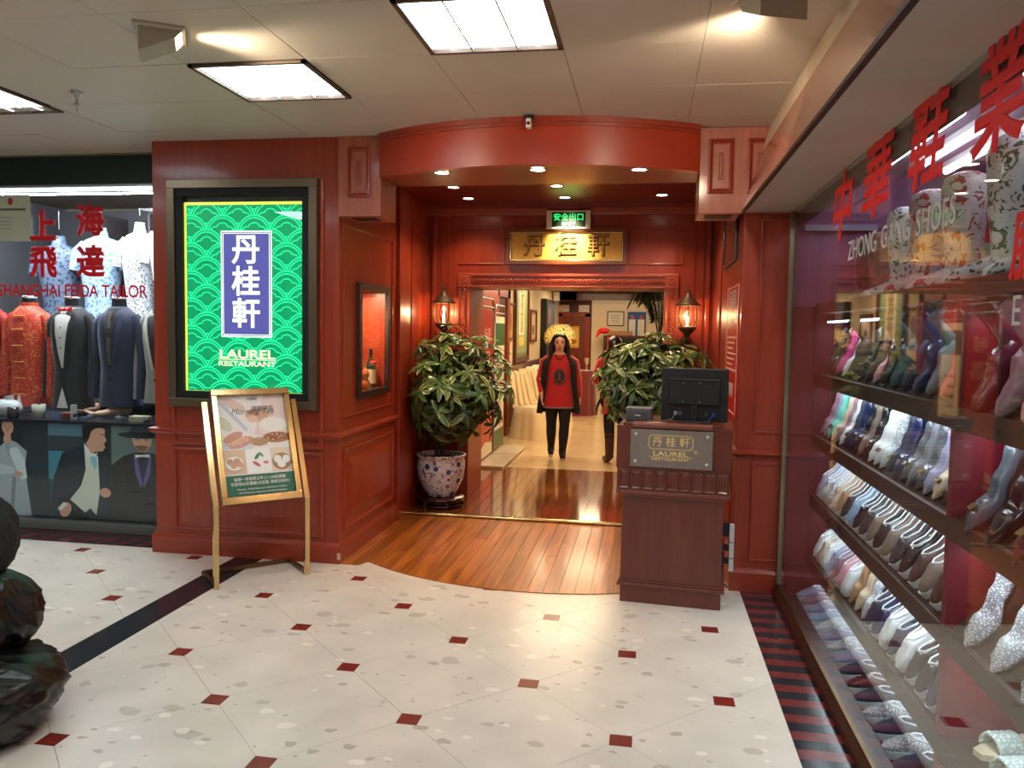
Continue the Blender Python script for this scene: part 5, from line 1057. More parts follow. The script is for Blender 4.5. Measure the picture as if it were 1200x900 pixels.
def suit(x, y, lab, mj, shirt, tie, sd=0, w_=.78, closed=False, name='suit_mannequin', zb=.90):
    t = thing(name, lab, 'mannequin', (x, y, .835), sd); o = -.835
    prof = [(zb, .205, .13), (1.05, .19, .125), (1.2, .172, .118), (1.35, .19, .13), (1.48, .205, .135), (1.58, .205, .125), (1.65, .175, .105), (1.69, .12, .08), (1.715, .075, .062)]
    def rad(z):
        for (a, b_, c), (d, e, f_) in zip(prof, prof[1:]):
            if a <= z <= d: k = (z - a) / (d - a); return b_ + (e - b_) * k, c + (f_ - c) * k
        return prof[-1][1:]
    MB().rings([ering(0, 0, z + o, a * w_, c, 28, .85) for z, a, c in prof]).put('jacket', mj, t)
    def patch(poly, d, nm, m_, n=10):
        # fills polygon rows between left/right outlines: poly = list of (z, xl, xr)
        vs, fs = [], []
        for z, xl, xr in poly:
            for j in range(n + 1):
                xx = xl + (xr - xl) * j / n; a, c = rad(z); a *= w_; q = min(.999, abs(xx) / a); yy = -c * (1 - q ** (2 / .85)) ** (.85 / 2); vs.append((xx, yy - d, z + o))
        for i in range(len(poly) - 1):
            for j in range(n): fs.append((i * (n + 1) + j, i * (n + 1) + j + 1, (i + 1) * (n + 1) + j + 1, (i + 1) * (n + 1) + j))
        mesh(nm, vs, fs, m_, t, True)
    for s in (-1, 1): MB().tube([(s * .17 * w_, 0, 1.63 + o), (s * .235 * w_, 0, 1.57 + o), (s * .27 * w_, -.01, 1.3 + o), (s * .265 * w_, -.04, .98 + o)], [.045, .052, .046, .04], 12).put('sleeve', mj, t)
    MB().lathe([(.058, 1.70 + o), (.055, 1.745 + o), (.052, 1.775 + o)], 18).put('neck', DARK, t); MB().lathe([(.06, 1.772 + o), (.06, 1.79 + o), (0, 1.795 + o)], 20).put('neck_cap', mat('chrome', (200, 205, 210), .12, 1), t)
    if not closed:
        zs = [1.22, 1.35, 1.5, 1.62, 1.70]; patch([(z, -.008 - .078 * ((z - 1.22) / .48) ** .9, .008 + .078 * ((z - 1.22) / .48) ** .9) for z in zs], .006, 'shirt', shirt)
        sat = mat('lapel_' + mj.name, [min(255, v_ * 1.3 + 14) for v_ in LC[mj.name]], .35)
        for s in (-1, 1): patch([(z, *sorted((s * (.012 + .07 * ((z - 1.22) / .48)), s * (.03 + (.085 if z < 1.6 else .05) * ((z - 1.2) / .45))))) for z in (1.22, 1.3, 1.4, 1.5, 1.58, 1.66)], .012, 'lapel', sat, 4)
        for z in (1.14,): patch([(z - .012, -.012, .012), (z + .012, -.012, .012)], .01, 'button', DARK, 2)
        if tie == 'bow':
            b = MB(); b.ell((0, -.085, 1.685 + o), .014, .014, .016)
            for s in (-1, 1): b.add([(s * .008, -.09, 1.68 + o), (s * .008, -.09, 1.69 + o), (s * .065, -.085, 1.715 + o), (s * .06, -.085, 1.66 + o), (s * .03, -.10, 1.685 + o)], [(0, 4, 3), (1, 2, 4), (2, 3, 4), (0, 1, 4)])
            b.put('bow_tie', RED, t)
            for z in (1.38, 1.46, 1.54): patch([(z - .006, -.006, .006), (z + .006, -.006, .006)], .011, 'stud', DARK, 2)
            patch([(.90, -.05, .05), (1.0, -.02, .02), (1.06, -.002, .002)], .008, 'shirt_tail', shirt, 3)
        elif tie: patch([(1.25, -.012, .012), (1.4, -.022, .022), (1.62, -.012, .012), (1.68, -.02, .02)], .012, 'tie', tie, 4)
    else:
        MB().lathe([(.068, 1.68 + o), (.066, 1.74 + o)], 20, cap=False).put('collar', mj, t)
        for z in (1.0, 1.13, 1.26, 1.39, 1.52, 1.63): MB().tube([(-.05, -rad(z)[1] - .006, z + o), (0, -rad(z)[1] - .012, z + o), (.05, -rad(z)[1] - .006, z + o)], .006, 6).put('knot_button', mat('gold_thread', (220, 150, 70), .4, .3), t)
        patch([(zb, -.03, .03), (1.0, -.004, .004)], .006, 'vent', WHITE, 3)
    MB().tube([(0, .02, 0), (0, .02, .1)], .012, 8).lathe([(.1, 0), (.1, .01), (0, .012)], 18).put('stand', STEEL, t)
TANG = mat('red_brocade', (206, 62, 40), .5); nt = TANG.node_tree; n_ = nt.nodes.new('ShaderNodeTexNoise'); n_.inputs['Scale'].default_value = 26; n_.inputs['Distortion'].default_value = 2.5; tc = nt.nodes.new('ShaderNodeTexCoord'); nt.links.new(tc.outputs['Object'], n_.inputs['Vector'])
nt.links.new(ramp(nt, n_.outputs['Fac'], [(.56, srgb(200, 52, 36)), (.60, srgb(222, 130, 70))]), nt.nodes['Principled BSDF'].inputs['Base Color'])
TUX = mat('tux_black', (16, 17, 20), .6, sheen=.2); NAVY = mat('suit_navy', (28, 38, 66), .6, sheen=.3); GREYS = mat('suit_grey', (150, 146, 140), .5, sheen=.3)
suit(-4.975, 5.85, 'red brocade jacket with knot buttons on the tailor window form', TANG, WHITE, None, closed=True)
suit(-4.585, 5.85, 'black dinner suit with red bow tie on the tailor window form', TUX, WHITE, 'bow', zb=.88)
suit(-4.165, 5.85, 'navy suit with dark shirt on the tailor window form', NAVY, TUX, mat('tie_grey', (90, 84, 80), .5), zb=.92)
suit(-3.78, 5.86, 'pale grey suit partly hidden by the red column', GREYS, TUX, None, zb=.96)
suit(-5.40, 5.88, 'red jacket cut by the photo edge in the tailor window', mat('deep_red', (176, 40, 34), .6), WHITE, None, closed=True)
# pale gowns on higher forms behind
def gown(x, y, z1, z0, lab, m_, w_=1.0):
    t = thing('gown_mannequin', lab, 'dress', (x, y, z0))
    H = z1 - z0; MB().rings([ering(0, 0, k * H, a * w_, c, 24) for k, a, c in ((0, .21, .18), (.25, .19, .16), (.45, .15, .13), (.55, .15, .12), (.72, .19, .14), (.80, .205, .13), (.86, .20, .11), (.89, .15, .09), (.905, .07, .06), (.95, .05, .05), (.96, .05, .05))]).put('gown', m_, t)
    MB().tube([(0, 0, H), (0, 0, 2.62 - z0)], .004, 5).put('hanger_cord', STEEL, t)
    for s in (-1, 1): MB().tube([(s * .16 * w_, 0, H * .87), (s * .23 * w_, -.01, H * .82), (s * .26 * w_, -.02, H * .72)], [.045, .06, .05], 10).put('cap_sleeve', m_, t)
def sequin(nm, base, dots, sc_):
    m = mat(nm, base, .4); nt = m.node_tree; v = nt.nodes.new('ShaderNodeTexVoronoi'); v.inputs['Scale'].default_value = sc_; tc = nt.nodes.new('ShaderNodeTexCoord'); nt.links.new(tc.outputs['Object'], v.inputs['Vector'])
    nt.links.new(ramp(nt, v.outputs['Distance'], [(.35, srgb(*dots)), (.45, srgb(*base))]), nt.nodes['Principled BSDF'].inputs['Base Color']); return m
gown(-4.98, 6.75, 2.52, .9, 'pale blue and white gown hanging behind the red brocade jacket', sequin('gown_blue', (190, 214, 236), (120, 160, 200), 30))
gown(-4.55, 6.7, 2.56, .9, 'lace gown hanging behind the black dinner suit', sequin('gown_lace', (236, 236, 240), (130, 130, 140), 48), .8)
gown(-4.17, 6.6, 2.60, .9, 'plain white gown hanging behind the navy suit', mat('gown_white', (246, 248, 250), .5))
gown(-3.76, 6.7, 2.50, .9, 'white gown with black speckles hanging behind the grey suit', sequin('gown_speck', (240, 240, 242), (40, 40, 46), 52))
gown(-5.45, 6.8, 2.45, .9, 'grey blue gown hanging at the edge of the tailor window', sequin('gown_grey', (110, 126, 150), (60, 76, 100), 30))
for k, (x, c) in enumerate(((-3.95, (40, 60, 150)), (-3.86, (20, 120, 110)), (-3.70, (60, 140, 90)), (-3.55, (190, 40, 50)))):
    t = tag(MB().rings([ering(x, 6.32, z, .05, .09, 12) for z in (1.1, 1.3, 1.72, 1.78)]).put('folded_fabric', mat('fabric%d' % k, c, .6)), 'rolled %s fabric length behind the suits' % ('blue', 'teal', 'green', 'red')[k], 'fabric', 'fabric lengths behind the suits')
# things on the window counter
t = thing('plastic_bag', 'white translucent plastic bag on the tailor counter', 'bag', (-5.0, 5.62, .836)); MB().ell((0, 0, .06), .13, .08, .075).tube([(.03, 0, .11), (.02, 0, .16)], [.02, .035], 8).put('bag', mat('bag_white', (206, 212, 214), .3), t)
t = thing('tea_glass', 'dark tea glass on the tailor counter beside the plastic bag', 'glass', (-4.86, 5.52, .836)); MB().lathe([(0, 0), (.04, 0), (.042, .08), (.038, .08), (.036, .01)], 18, cap=False).put('cup', mat('tea_glass', (56, 44, 44), .1, coat=.4), t); MB().lathe([(0, .055), (.037, .055)], 14, cap=False).put('tea', mat('tea', (52, 24, 16), .1), t)
t = thing('pen_pot', 'pale pot on the tailor counter near the tea glass', 'pot', (-4.70, 5.6, .836)); MB().lathe([(0, 0), (.045, 0), (.05, .1), (.045, .1), (.04, .02)], 18, cap=False).put('cup', mat('pot_pale', (186, 186, 170), .4), t); [MB().tube([(a_, 0, .05), (b_, 0, .15)], .005, 6).put('pen', mat('purple', (90, 40, 90), .5), t) for a_, b_ in ((0, .02), (.01, -.02))]
t = thing('handheld_fan', 'brown and white handheld device lying on the tailor counter', 'device', (-4.42, 5.58, .836)); box('body', -.05, .05, -.03, .03, 0, .05, mat('brown_case', (130, 70, 56), .5), t, .012); box('screen', .035, .05, -.03, .03, 0, .11, mat('pale_case', (190, 190, 186), .4), t, .003)
t = thing('card_box', 'small beige box on the counter below the blue lights', 'box', (-3.79, 5.55, .836)); box('box', -.07, .05, -.04, .04, 0, .045, mat('beige_card', (196, 190, 160), .6), t, .003); box('lid', .03, .08, -.03, .03, .02, .045, mat('beige_card'), t, .003)
t = thing('neon_sign', 'pair of blue neon strokes glowing low in the tailor window', 'light', (-3.80, 6.03, .98))
for s in (-1, 1): MB().tube([(s * .14, 0, -.03 if s < 0 else -.04), (s * .05, 0, .04)], .006, 8).put('neon_tube', mat('neon_blue', (50, 70, 255), .4, emit=4), t)
box('bracket', -.01, .01, 0, .02, -.14, .0, DARK, t)
# tailor at work behind the counter, mostly hidden by the suits
t = thing('person', 'tailor in black leaning with a bare forearm on the window counter', 'person', (-4.33, 6.42, 0))
J = {'pelvis': ((0, .22, .62), (.13, .1)), 'waist': ((0, .15, .78), (.11, .09)), 'chest': ((0, .05, .95), (.13, .1)), 'collar': ((0, -.02, 1.07), (.09, .06)), 'hipL': ((-.09, .2, .58), .09), 'kneeL': ((-.12, -.1, .55), .06), 'ankL': ((-.12, -.05, .1), .04), 'toeL': ((-.12, -.18, .04), .032), 'hipR': ((.09, .2, .58), .09), 'kneeR': ((.12, -.1, .55), .06), 'ankR': ((.12, -.05, .1), .04), 'toeR': ((.12, -.18, .04), .032),
     'shL': ((-.18, -.02, 1.03), .05), 'elL': ((-.2, -.3, .90), .042), 'wrL': ((-.1, -.60, .875), .027), 'shR': ((.18, -.02, 1.03), .05), 'elR': ((.27, -.42, .90), .042), 'wrR': ((.13, -.72, .875), .027)}
E3 = [e for e in E if e[0] in J and e[1] in J] + [('collar', 'neck')]; headpart(J, E3, (0, -.07, 1.13), (0, -.11, 1.23)); hand(J, E3, 'wrL', (-.1, -.60, .875), (.2, -1, -.02), (1, 0, 0), 'l'); hand(J, E3, 'wrR', (.13, -.72, .872), (-1, -.35, -.02), (.35, -1, 0), 'r')
skin_mesh('body', J, E3, 'pelvis', SKIN, t); face(t, (0, -.115, 1.23), 1)
MB().rings([ering(0, y, z, rx, ry, 20) for z, rx, ry, y in ((.58, .19, .16, .2), (.8, .17, .14, .14), (.97, .18, .13, .04), (1.05, .15, .1, -.01), (1.11, .07, .065, -.05))]).put('shirt', BLK, t)
for s, el in ((-1, (-.2, -.3, .90)), (1, (.27, -.42, .90))): MB().tube([(s * .14, -.02, 1.04), (s * .19, -.03, 1.02), el, V(el) + V((-.04 * s, -.12, -.01))], [.052, .06, .052, .046], 12).put('sleeve', BLK, t); MB().tube([(s * .09, .2, .6), (s * .12, -.1, .56), (s * .12, -.05, .12)], [.1, .075, .055], 12).put('trouser', BLK, t); MB().tube([(s * .12, -.04, .08), (s * .12, -.2, .045)], [.05, .04], 10).put('shoe', DARK, t)
MB().rings([ering(0, -.1 + dy, z, rx, ry, 18) for z, rx, ry, dy in ((1.2, .08, .05, .05), (1.25, .09, .085, .02), (1.32, .088, .094, .005), (1.355, .06, .065, 0))]).put('hair', HAIR, t)

# ------------------------------------------------------------------ bin bags
PB = mat('black_bag_plastic', (5, 5, 7), .3, coat=0, bump=.25, bscale=14)
def bag(c, rx, ry, rz, lab, seed, m_, knot=True, nm='bin_bag', tiltx=0, wr_=.062):
    vs, fs = [], []; n, m = 150, 80
    for i in range(m + 1):
        ph = PI * i / m
        for j in range(n):
            th = 2 * PI * j / n; d = V((math.sin(ph) * math.cos(th), math.sin(ph) * math.sin(th), math.cos(ph)))
            kx = 1 - d.z * .5; q_ = V((d.x, d.y * .8 + d.z * .6, d.z * .8 - d.y * .6)) if rx > .3 else d; th2 = math.atan2(q_.y, q_.x); w1 = 1 - abs(noise.noise(V((math.cos(th2) * 4, math.sin(th2) * 4, q_.z * .8 + seed)))) * 2.2; w2 = 1 - abs(noise.noise(V((math.cos(th2) * 9, math.sin(th2) * 9, q_.z * 1.2 + seed)))) * 2.2; w3 = 1 - abs(noise.noise(d * 2.6 + V((0, seed, 3)))) * 2.6
            r = 1 + .12 * noise.noise(d * 1.5 + V((seed, 0, 0))) + wr_ * (.55 * max(0, w1) ** 1.6 + .35 * max(0, w2) ** 1.6) * math.sin(ph) ** .6 + wr_ * .5 * max(0, w3) ** 3
            z = d.z * r; 
            if z < -.72: z = -.72 - (z + .72) * -.15
            if knot and ph < .35: z += (.35 - ph) * 1.1; r *= max(.12, ph / .35) ** .4 if ph < .35 else 1
            vs.append((d.x * r * rx, d.y * r * ry, z * rz))
    for i in range(m):
        for j in range(n): k = (j + 1) % n; fs.append((i * n + j, i * n + k, (i + 1) * n + k, (i + 1) * n + j))
    t = thing(nm, lab, 'bag', c); mesh('sack', vs, fs, m_, t, True)
    return t
b1 = bag((-2.60, 2.62, .135), .36, .36, .185, 'bulging black bin bag lying on the terrazzo, lowest of the pile', 1.3, PB, False)
b2 = bag((-2.68, 2.78, .385), .25, .26, .20, 'round black bin bag resting on the lowest bag', 5.1, PB, False)
b3 = bag((-2.70, 2.80, .70), .19, .20, .19, 'black fabric bag on top of the bin bags', 8.4, mat('black_fabric', (20, 20, 24), .75, bump=.2, bscale=200), False, 'fabric_bag', wr_=.04)
box('side_pocket', .10, .19, -.16, -.05, -.02, .08, mat('black_fabric'), b3, .02); box('buckle', .186, .196, -.13, -.09, .05, .062, mat('grey_tab', (90, 92, 96), .5), b3); MB().tube([(-.1, -.1, .13), (0, -.16, .22), (.1, -.1, .12)], .014, 8).put('handle', mat('black_fabric'), b3)

# ------------------------------------------------------------------ shoe shop
XG = .83
sw = struct('window_2')
DKW = wood('sill_wood', (50, 24, 16), (72, 36, 24), 'y')
b = MB(); b.add([(.80, -3.6, 0), (.80, 5.04, 0), (.80, -3.6, .03), (.80, 5.04, .03), (.825, -3.6, .066), (.825, 5.04, .066), (.90, -3.6, .066), (.90, 5.04, .066), (.90, -3.6, -.02), (.90, 5.04, -.02)], [(0, 1, 3, 2), (2, 3, 5, 4), (4, 5, 7, 6), (6, 7, 9, 8)]); b.put('sill', DKW, sw)
box('sill_strip', .818, .835, -3.6, 5.03, .064, .074, BRASSD, sw); box('post', .818, .842, 4.992, 5.028, .06, 2.31, mat('post_brass', (150, 138, 110), .3, .9), sw, .003)
for a, b_ in ((3.905, 4.99), (2.85, 3.9), (1.8, 2.845), (.7, 1.795), (-.6, .695)): box('pane', XG, XG + .008, a, b_, .07, 2.305, GLASS, sw)
box('header', .86, .90, -3.6, 5.03, 2.235, 2.31, mat('olive_header', (70, 60, 46), .6), sw)
# shop shell
ss = struct('wall_shop')
MAR = mat('shop_maroon', (86, 26, 40), .6); PUR = mat('shop_purple', (136, 88, 128), .6)
box('wall_plaster', .862, 3.4, 5.03, 5.1, 0, 1.75, MAR, ss); box('wall_plaster', .862, 3.4, 5.03, 5.1, 1.75, 2.8, PUR, ss); box('wall_plaster', 3.3, 3.4, -3.6, 5.1, 0, 2.8, PUR, ss); box('ceiling_board', .86, 3.4, -3.6, 5.1, 2.52, 2.6, mat('shop_ceiling', (150, 120, 150), .6), ss)
box('wall_plaster', -6.6, 3.4, -3.8, -3.6, 0, 2.9, mat('far_wall', (176, 160, 140), .7), ss)
# display cabinet carcass
cb = thing('shoe_cabinet', 'long dark brown shelving unit behind the shoe shop glass', 'cabinet', (1.0, 3.4, .0))
CBM = mat('cabinet_brown', (64, 46, 36), .5); 
ROWS = [1.352, .991, .627, .262, .03]
box('back_panel', .36, .38, -1.7, 1.6, 0, 1.70, mat('cabinet_back', (70, 30, 36), .5), cb)
for z in ROWS[:-1]: box('shelf', 0, .36, -1.7, 1.6, z - .03, z, CBM, cb, .003); box('shelf_lip', -.012, .01, -1.7, 1.6, z - .068, z + .004, CBM, cb, .003)
box('shelf', -.02, .36, -1.7, 1.6, 1.705, 1.765, CBM, cb, .003); box('floor_deck', -.10, .36, -1.7, 1.6, .0, .03, CBM, cb)
box('divider', -.01, .36, -.615, -.58, 0, 1.70, mat('divider_red', (120, 24, 40), .45), cb); box('divider', -.01, .36, -1.7, -1.68, 0, 1.70, mat('divider_red'), cb)
for z in ROWS[:-1]:
    y_end = -.58 if z < .3 else -1.66
    MB().add([(.015, y_end, z), (.33, y_end, z), (.18, y_end, z + .17), (.015, 1.59, z), (.33, 1.59, z), (.18, 1.59, z + .17)], [(0, 1, 2), (3, 5, 4), (0, 2, 5, 3), (1, 4, 5, 2), (0, 3, 4, 1)]).put('display_wedge', CBM, cb)
TBM = mat('shelf_tube', (225, 238, 255), .5, emit=3.2)
for z in (1.70, 1.33, .965, .60, .235):
    MB().tube([(.05, -1.65, z - .042), (.05, -.63, z - .042)], .007, 6).tube([(.05, -.57, z - .042), (.05, 1.58, z - .042)], .007, 6).put('tube_light', TBM, cb)
    l = lamp('AREA', 'shelf_lamp', (.06, .5, z - .045), 3.6, COOL, 2.1, (0, math.radians(25), PI / 2), sy=.05); l.rotation_euler = (0, math.radians(-15), 0); l.data.size = .05; l.data.size_y = 2.1; l.parent = cb; l.data.energy *= .5 if z < .3 else 1; l2 = l.copy(); l2.data = l2.data.copy(); l2.data.energy = 1.4; l2.data.size_y = 1.0; l2.location = (.06, -1.15, z - .045); C.objects.link(l2); l2.parent = cb
# shoe shapes --------------------------------------------------
def ip(tab, x):
    for (a, *va), (b_, *vb) in zip(tab, tab[1:]):
        if x <= b_: k = max(0, (x - a) / (b_ - a)); k = k * k * (3 - 2 * k); return [p + (q - p) * k for p, q in zip(va, vb)]
    return list(tab[-1][1:])
def shoe_meshes(kind):
    L = .25; out = {}
    tabs = {  # x, half width, bottom z, rim/top z, open(1)/closed(0)
        'slip': [(0, .02, .026, .075, 1), (.02, .030, .026, .075, 1), (.08, .032, .026, .062, 1), (.125, .036, .026, .07, 1), (.145, .038, .026, .076, 0), (.20, .042, .026, .055, 0), (.235, .033, .026, .04, 0), (.25, .008, .026, .03, 0)],
        'pump': [(0, .016, .085, .13, 1), (.02, .026, .083, .128, 1), (.08, .028, .058, .088, 1), (.15, .036, .012, .05, 1), (.17, .038, .008, .052, 0), (.215, .030, .006, .036, 0), (.25, .006, .005, .014, 0)],
        'boot': [(0, .02, .065, .12, 1), (.02, .032, .063, .12, 1), (.07, .034, .05, .12, 1), (.12, .036, .02, .11, 0), (.17, .038, .008, .065, 0), (.22, .032, .006, .045, 0), (.25, .008, .006, .025, 0)],
        'wedge': [(0, .022, .06, .10, 1), (.03, .030, .056, .09, 1), (.10, .032, .036, .055, 1), (.15, .037, .022, .048, 1), (.18, .039, .02, .05, 0), (.23, .032, .02, .038, 0), (.25, .010, .02, .028, 0)]}
    tab = tabs[kind]; NX = 16; rs = []
    for i in range(NX + 1):
        x = L * i / NX; w_, b_, tp, op = ip(tab, x); h = tp - b_
        o = [(-w_ * .9, b_), (-w_, b_ + h * .3), (-w_ * .97, b_ + h * .62), (-w_ * .84, b_ + h * .94)]
        cl = [(-w_ * .6, b_ + h * .99), (-w_ * .3, b_ + h), (0, b_ + h)]
        opn = [(-w_ * .72, b_ + h * .96), (-w_ * .62, b_ + h * .2), (0, b_ + h * .15)]
        inner = [(a[0] * (1 - op) + c[0] * op, a[1] * (1 - op) + c[1] * op) for a, c in zip(cl, opn)]
        half = o + inner; ring = half + [(-y, z) for y, z in half[-2::-1]]
        rs.append([(x, y, z) for y, z in ring])
    out['upper'] = MB().rings(rs).me('upper')
    rs = []; th = {'slip': .026, 'pump': .006, 'boot': .008, 'wedge': 9}[kind]
    for i in range(NX + 1):
        x = L * i / NX; w_, b_, tp, op = ip(tab, x); w_ = w_ * 1.06 + .001; lo = 0 if kind == 'wedge' else max(0, b_ - th)
        xx = x if 0 < i < NX else (-.003 if i == 0 else L + .004)
        rs.append([(xx, -w_, lo), (xx, -w_, b_ + .003), (xx, w_, b_ + .003), (xx, w_, lo)])
    out['sole'] = MB().rings(rs, True, False).me('sole')
    if kind == 'pump': out['heel'] = MB().tube([(.022, 0, 0), (.018, 0, .04), (.02, 0, .08)], [.007, .008, .017], 8).me('heel')
    if kind == 'boot':
        out['heel'] = MB().rings([ering(.026, 0, z, a, c, 12) for z, a, c in ((0, .022, .02), (.03, .021, .02), (.062, .028, .027))]).me('heel')
        out['shaft'] = MB().rings([ering(xc, 0, z, a, c, 16) for xc, z, a, c in ((.05, .09, .05, .033), (.045, .13, .042, .032), (.04, .18, .042, .035), (.038, .23, .047, .038))]).me('shaft')
    if kind in ('pump', 'wedge'): out['buckle'] = MB().box(.186, .206, -.016, .016, .046, .054).me('buckle')
    if kind == 'slip': out['trim'] = MB().tube([(.02, -.028, .076), (.08, -.031, .065), (.13, -.026, .075), (.147, 0, .08), (.13, .026, .075), (.08, .031, .065), (.02, .028, .076)], .0035, 6, False).me('trim')
    for m in out.values(): m.materials.append(None)
    return out
KS = {k: shoe_meshes(k) for k in ('slip', 'pump', 'boot', 'wedge')}
def smat(c, kind='m'):
    nm = 'shoe_%d_%d_%d_%s' % (*c, kind)
    if nm in MATS: return MATS[nm]
    if kind == 'g': return sequin(nm, c, tuple(min(255, int(x * 1.6 + 50)) for x in c), 160)
    return mat(nm, c, {'m': .55, 'p': .18}[kind], coat=.3 if kind == 'p' else 0)
WS = mat('rubber_white', (222, 226, 232), .5); BKL = mat('buckle_gold', (206, 180, 120), .25, .9)
NAMES = {'slip': ('slip_on_shoe', 'slip-on shoe'), 'pump': ('court_shoe', 'heeled court shoe'), 'boot': ('ankle_boot', 'ankle boot'), 'wedge': ('wedge_sandal', 'low wedge shoe')}
def shoe(kind, M, cu, cs, lab, grp, bk=False, dark_heel=None):
    nm, w_ = NAMES[kind]; t = thing(nm, lab, 'shoe', group=grp); t.matrix_world = M
    for part, me in KS[kind].items():
        if part == 'buckle' and not bk: continue
        o = bpy.data.objects.new(part, me); C.objects.link(o); o.parent = t; s = o.material_slots[0]; s.link = 'OBJECT'
        s.material = {'upper': cu, 'shaft': cu, 'sole': cs, 'heel': dark_heel or cs, 'buckle': BKL, 'trim': cs}[part]
    return t
COL = {'magenta': ((196, 40, 120), 'm'), 'white': ((226, 228, 230), 'm'), 'black': ((22, 22, 26), 'p'), 'brown': ((70, 46, 40), 'm'), 'teal': ((40, 84, 92), 'm'), 'navy': ((28, 36, 66), 'm'), 'coral red': ((206, 70, 76), 'm'), 'grey': ((110, 112, 122), 'm'), 'mauve': ((150, 110, 126), 'm'), 'mint': ((110, 206, 186), 'm'), 'beige': ((206, 186, 160), 'm'), 'silver': ((170, 176, 186), 'g'), 'lilac': ((150, 146, 176), 'm'), 'glitter silver': ((150, 156, 170), 'g'), 'taupe': ((126, 108, 98), 'm'), 'pink': ((214, 150, 160), 'm'), 'studded black': ((30, 28, 32), 'g'), 'tan': ((170, 130, 96), 'm'), 'dark blue': ((24, 34, 80), 'p'), 'burgundy': ((88, 30, 44), 'p'), 'gunmetal': ((84, 88, 98), 'p'), 'sky blue': ((140, 170, 200), 'm')}
def row(seq, y0, y1, z, grp, where, x0=1.02, pitch=24, kind='slip', sole=None, yaw0=0, bk=0, zoff=.012, sc_=1.0):
    n = len(seq)
    for k, nm in enumerate(seq):
        kd = kind
        if ':' in nm: nm, kd = nm.split(':')
        yy = y0 + (y1 - y0) * (k + .5) / n; c, kk = COL[nm]
        M = Matrix.Translation((x0, yy, z + zoff)) @ Matrix.Rotation(PI + math.radians(yaw0 + random.uniform(-5, 5)), 4, 'Z') @ Matrix.Rotation(math.radians(pitch + random.uniform(-1, 1)), 4, 'Y') @ Matrix.Translation((-.25, 0, 0)) if kd else None
        M = M @ Matrix.Scale(sc_, 4)
        cs = WS if (kd == 'slip' if sole is None else sole) else smat((30, 26, 26), 'm')
        shoe(kd, M, smat(c, kk), cs, ('%s %s %s, %s from the brass corner post' if 'past' not in where else '%s %s %s, %s along') % (nm, NAMES[kd][1], where, ordn(k)), grp, bk and k % 2 == 0)
# pitch sign: toe (local +x, turned to -X) dips to the glass
row(['brown:pump', 'burgundy:pump', 'magenta:pump', 'white:pump', 'brown:boot', 'black:pump', 'brown:pump', 'pink:pump', 'black:boot', 'teal:boot', 'navy:boot', 'dark blue:boot', 'grey:boot', 'coral red:boot'], 4.93, 2.9, 1.352, 'heeled shoes on the top shelf', 'on the top shelf', pitch=42, kind='pump')
row(['mauve', 'lilac', 'mint', 'beige', 'mauve', 'white', 'navy', 'dark blue', 'black', 'taupe', 'black', 'white', 'white', 'silver', 'navy', 'dark blue', 'gunmetal', 'grey', 'gunmetal', 'lilac', 'beige', 'black'], 4.93, 2.88, .991, 'buckled court shoes on the second shelf', 'on the second shelf', pitch=42, kind='pump', bk=1)
row(['lilac', 'silver', 'silver', 'beige', 'tan', 'studded black', 'sky blue', 'black', 'studded black', 'taupe', 'black', 'taupe', 'studded black', 'black', 'brown', 'taupe', 'brown'], 4.93, 2.88, .627, 'white-soled shoes on the third shelf', 'on the third shelf', pitch=45)
row(['white', 'beige', 'white', 'lilac', 'mauve', 'pink', 'white', 'tan:pump', 'beige:pump', 'silver:pump', 'navy', 'dark blue', 'white', 'navy', 'white', 'black', 'black', 'dark blue'], 4.93, 2.88, .262, 'flat shoes on the lowest shelf', 'on the lowest shelf', pitch=45)
row(['lilac', 'mauve', 'lilac', 'sky blue', 'silver', 'lilac', 'glitter silver', 'lilac', 'navy', 'burgundy', 'navy', 'glitter silver', 'navy', 'glitter silver', 'navy', 'glitter silver'], 4.9, 2.75, .03, 'white-soled shoes on the display floor', 'on the display floor', x0=.905, pitch=9, zoff=0, yaw0=-14)
row(['burgundy:boot', 'mauve:boot', 'pink:boot', 'black:boot', 'coral red:boot'], 2.72, 1.9, 1.352, 'boots past the red divider', 'on the top shelf past the red divider', pitch=42, kind='boot', sc_=1.1)
row(['gunmetal:pump', 'black:pump', 'burgundy:pump', 'black:pump', 'tan:pump'], 2.72, 1.9, .991, 'patent shoes past the red divider', 'on the second shelf past the red divider', pitch=42, kind='pump', bk=1, sc_=1.15)
row(['glitter silver:pump', 'silver:pump', 'glitter silver:pump', 'white:pump'], 2.72, 1.95, .627, 'glitter shoes past the red divider', 'on the third shelf past the red divider', pitch=42, kind='pump', sc_=1.1)
pass
JW = sequin('jewel_silver', (190, 206, 200), (240, 250, 244), 90); INS = mat('insole_cream', (222, 206, 176), .5)
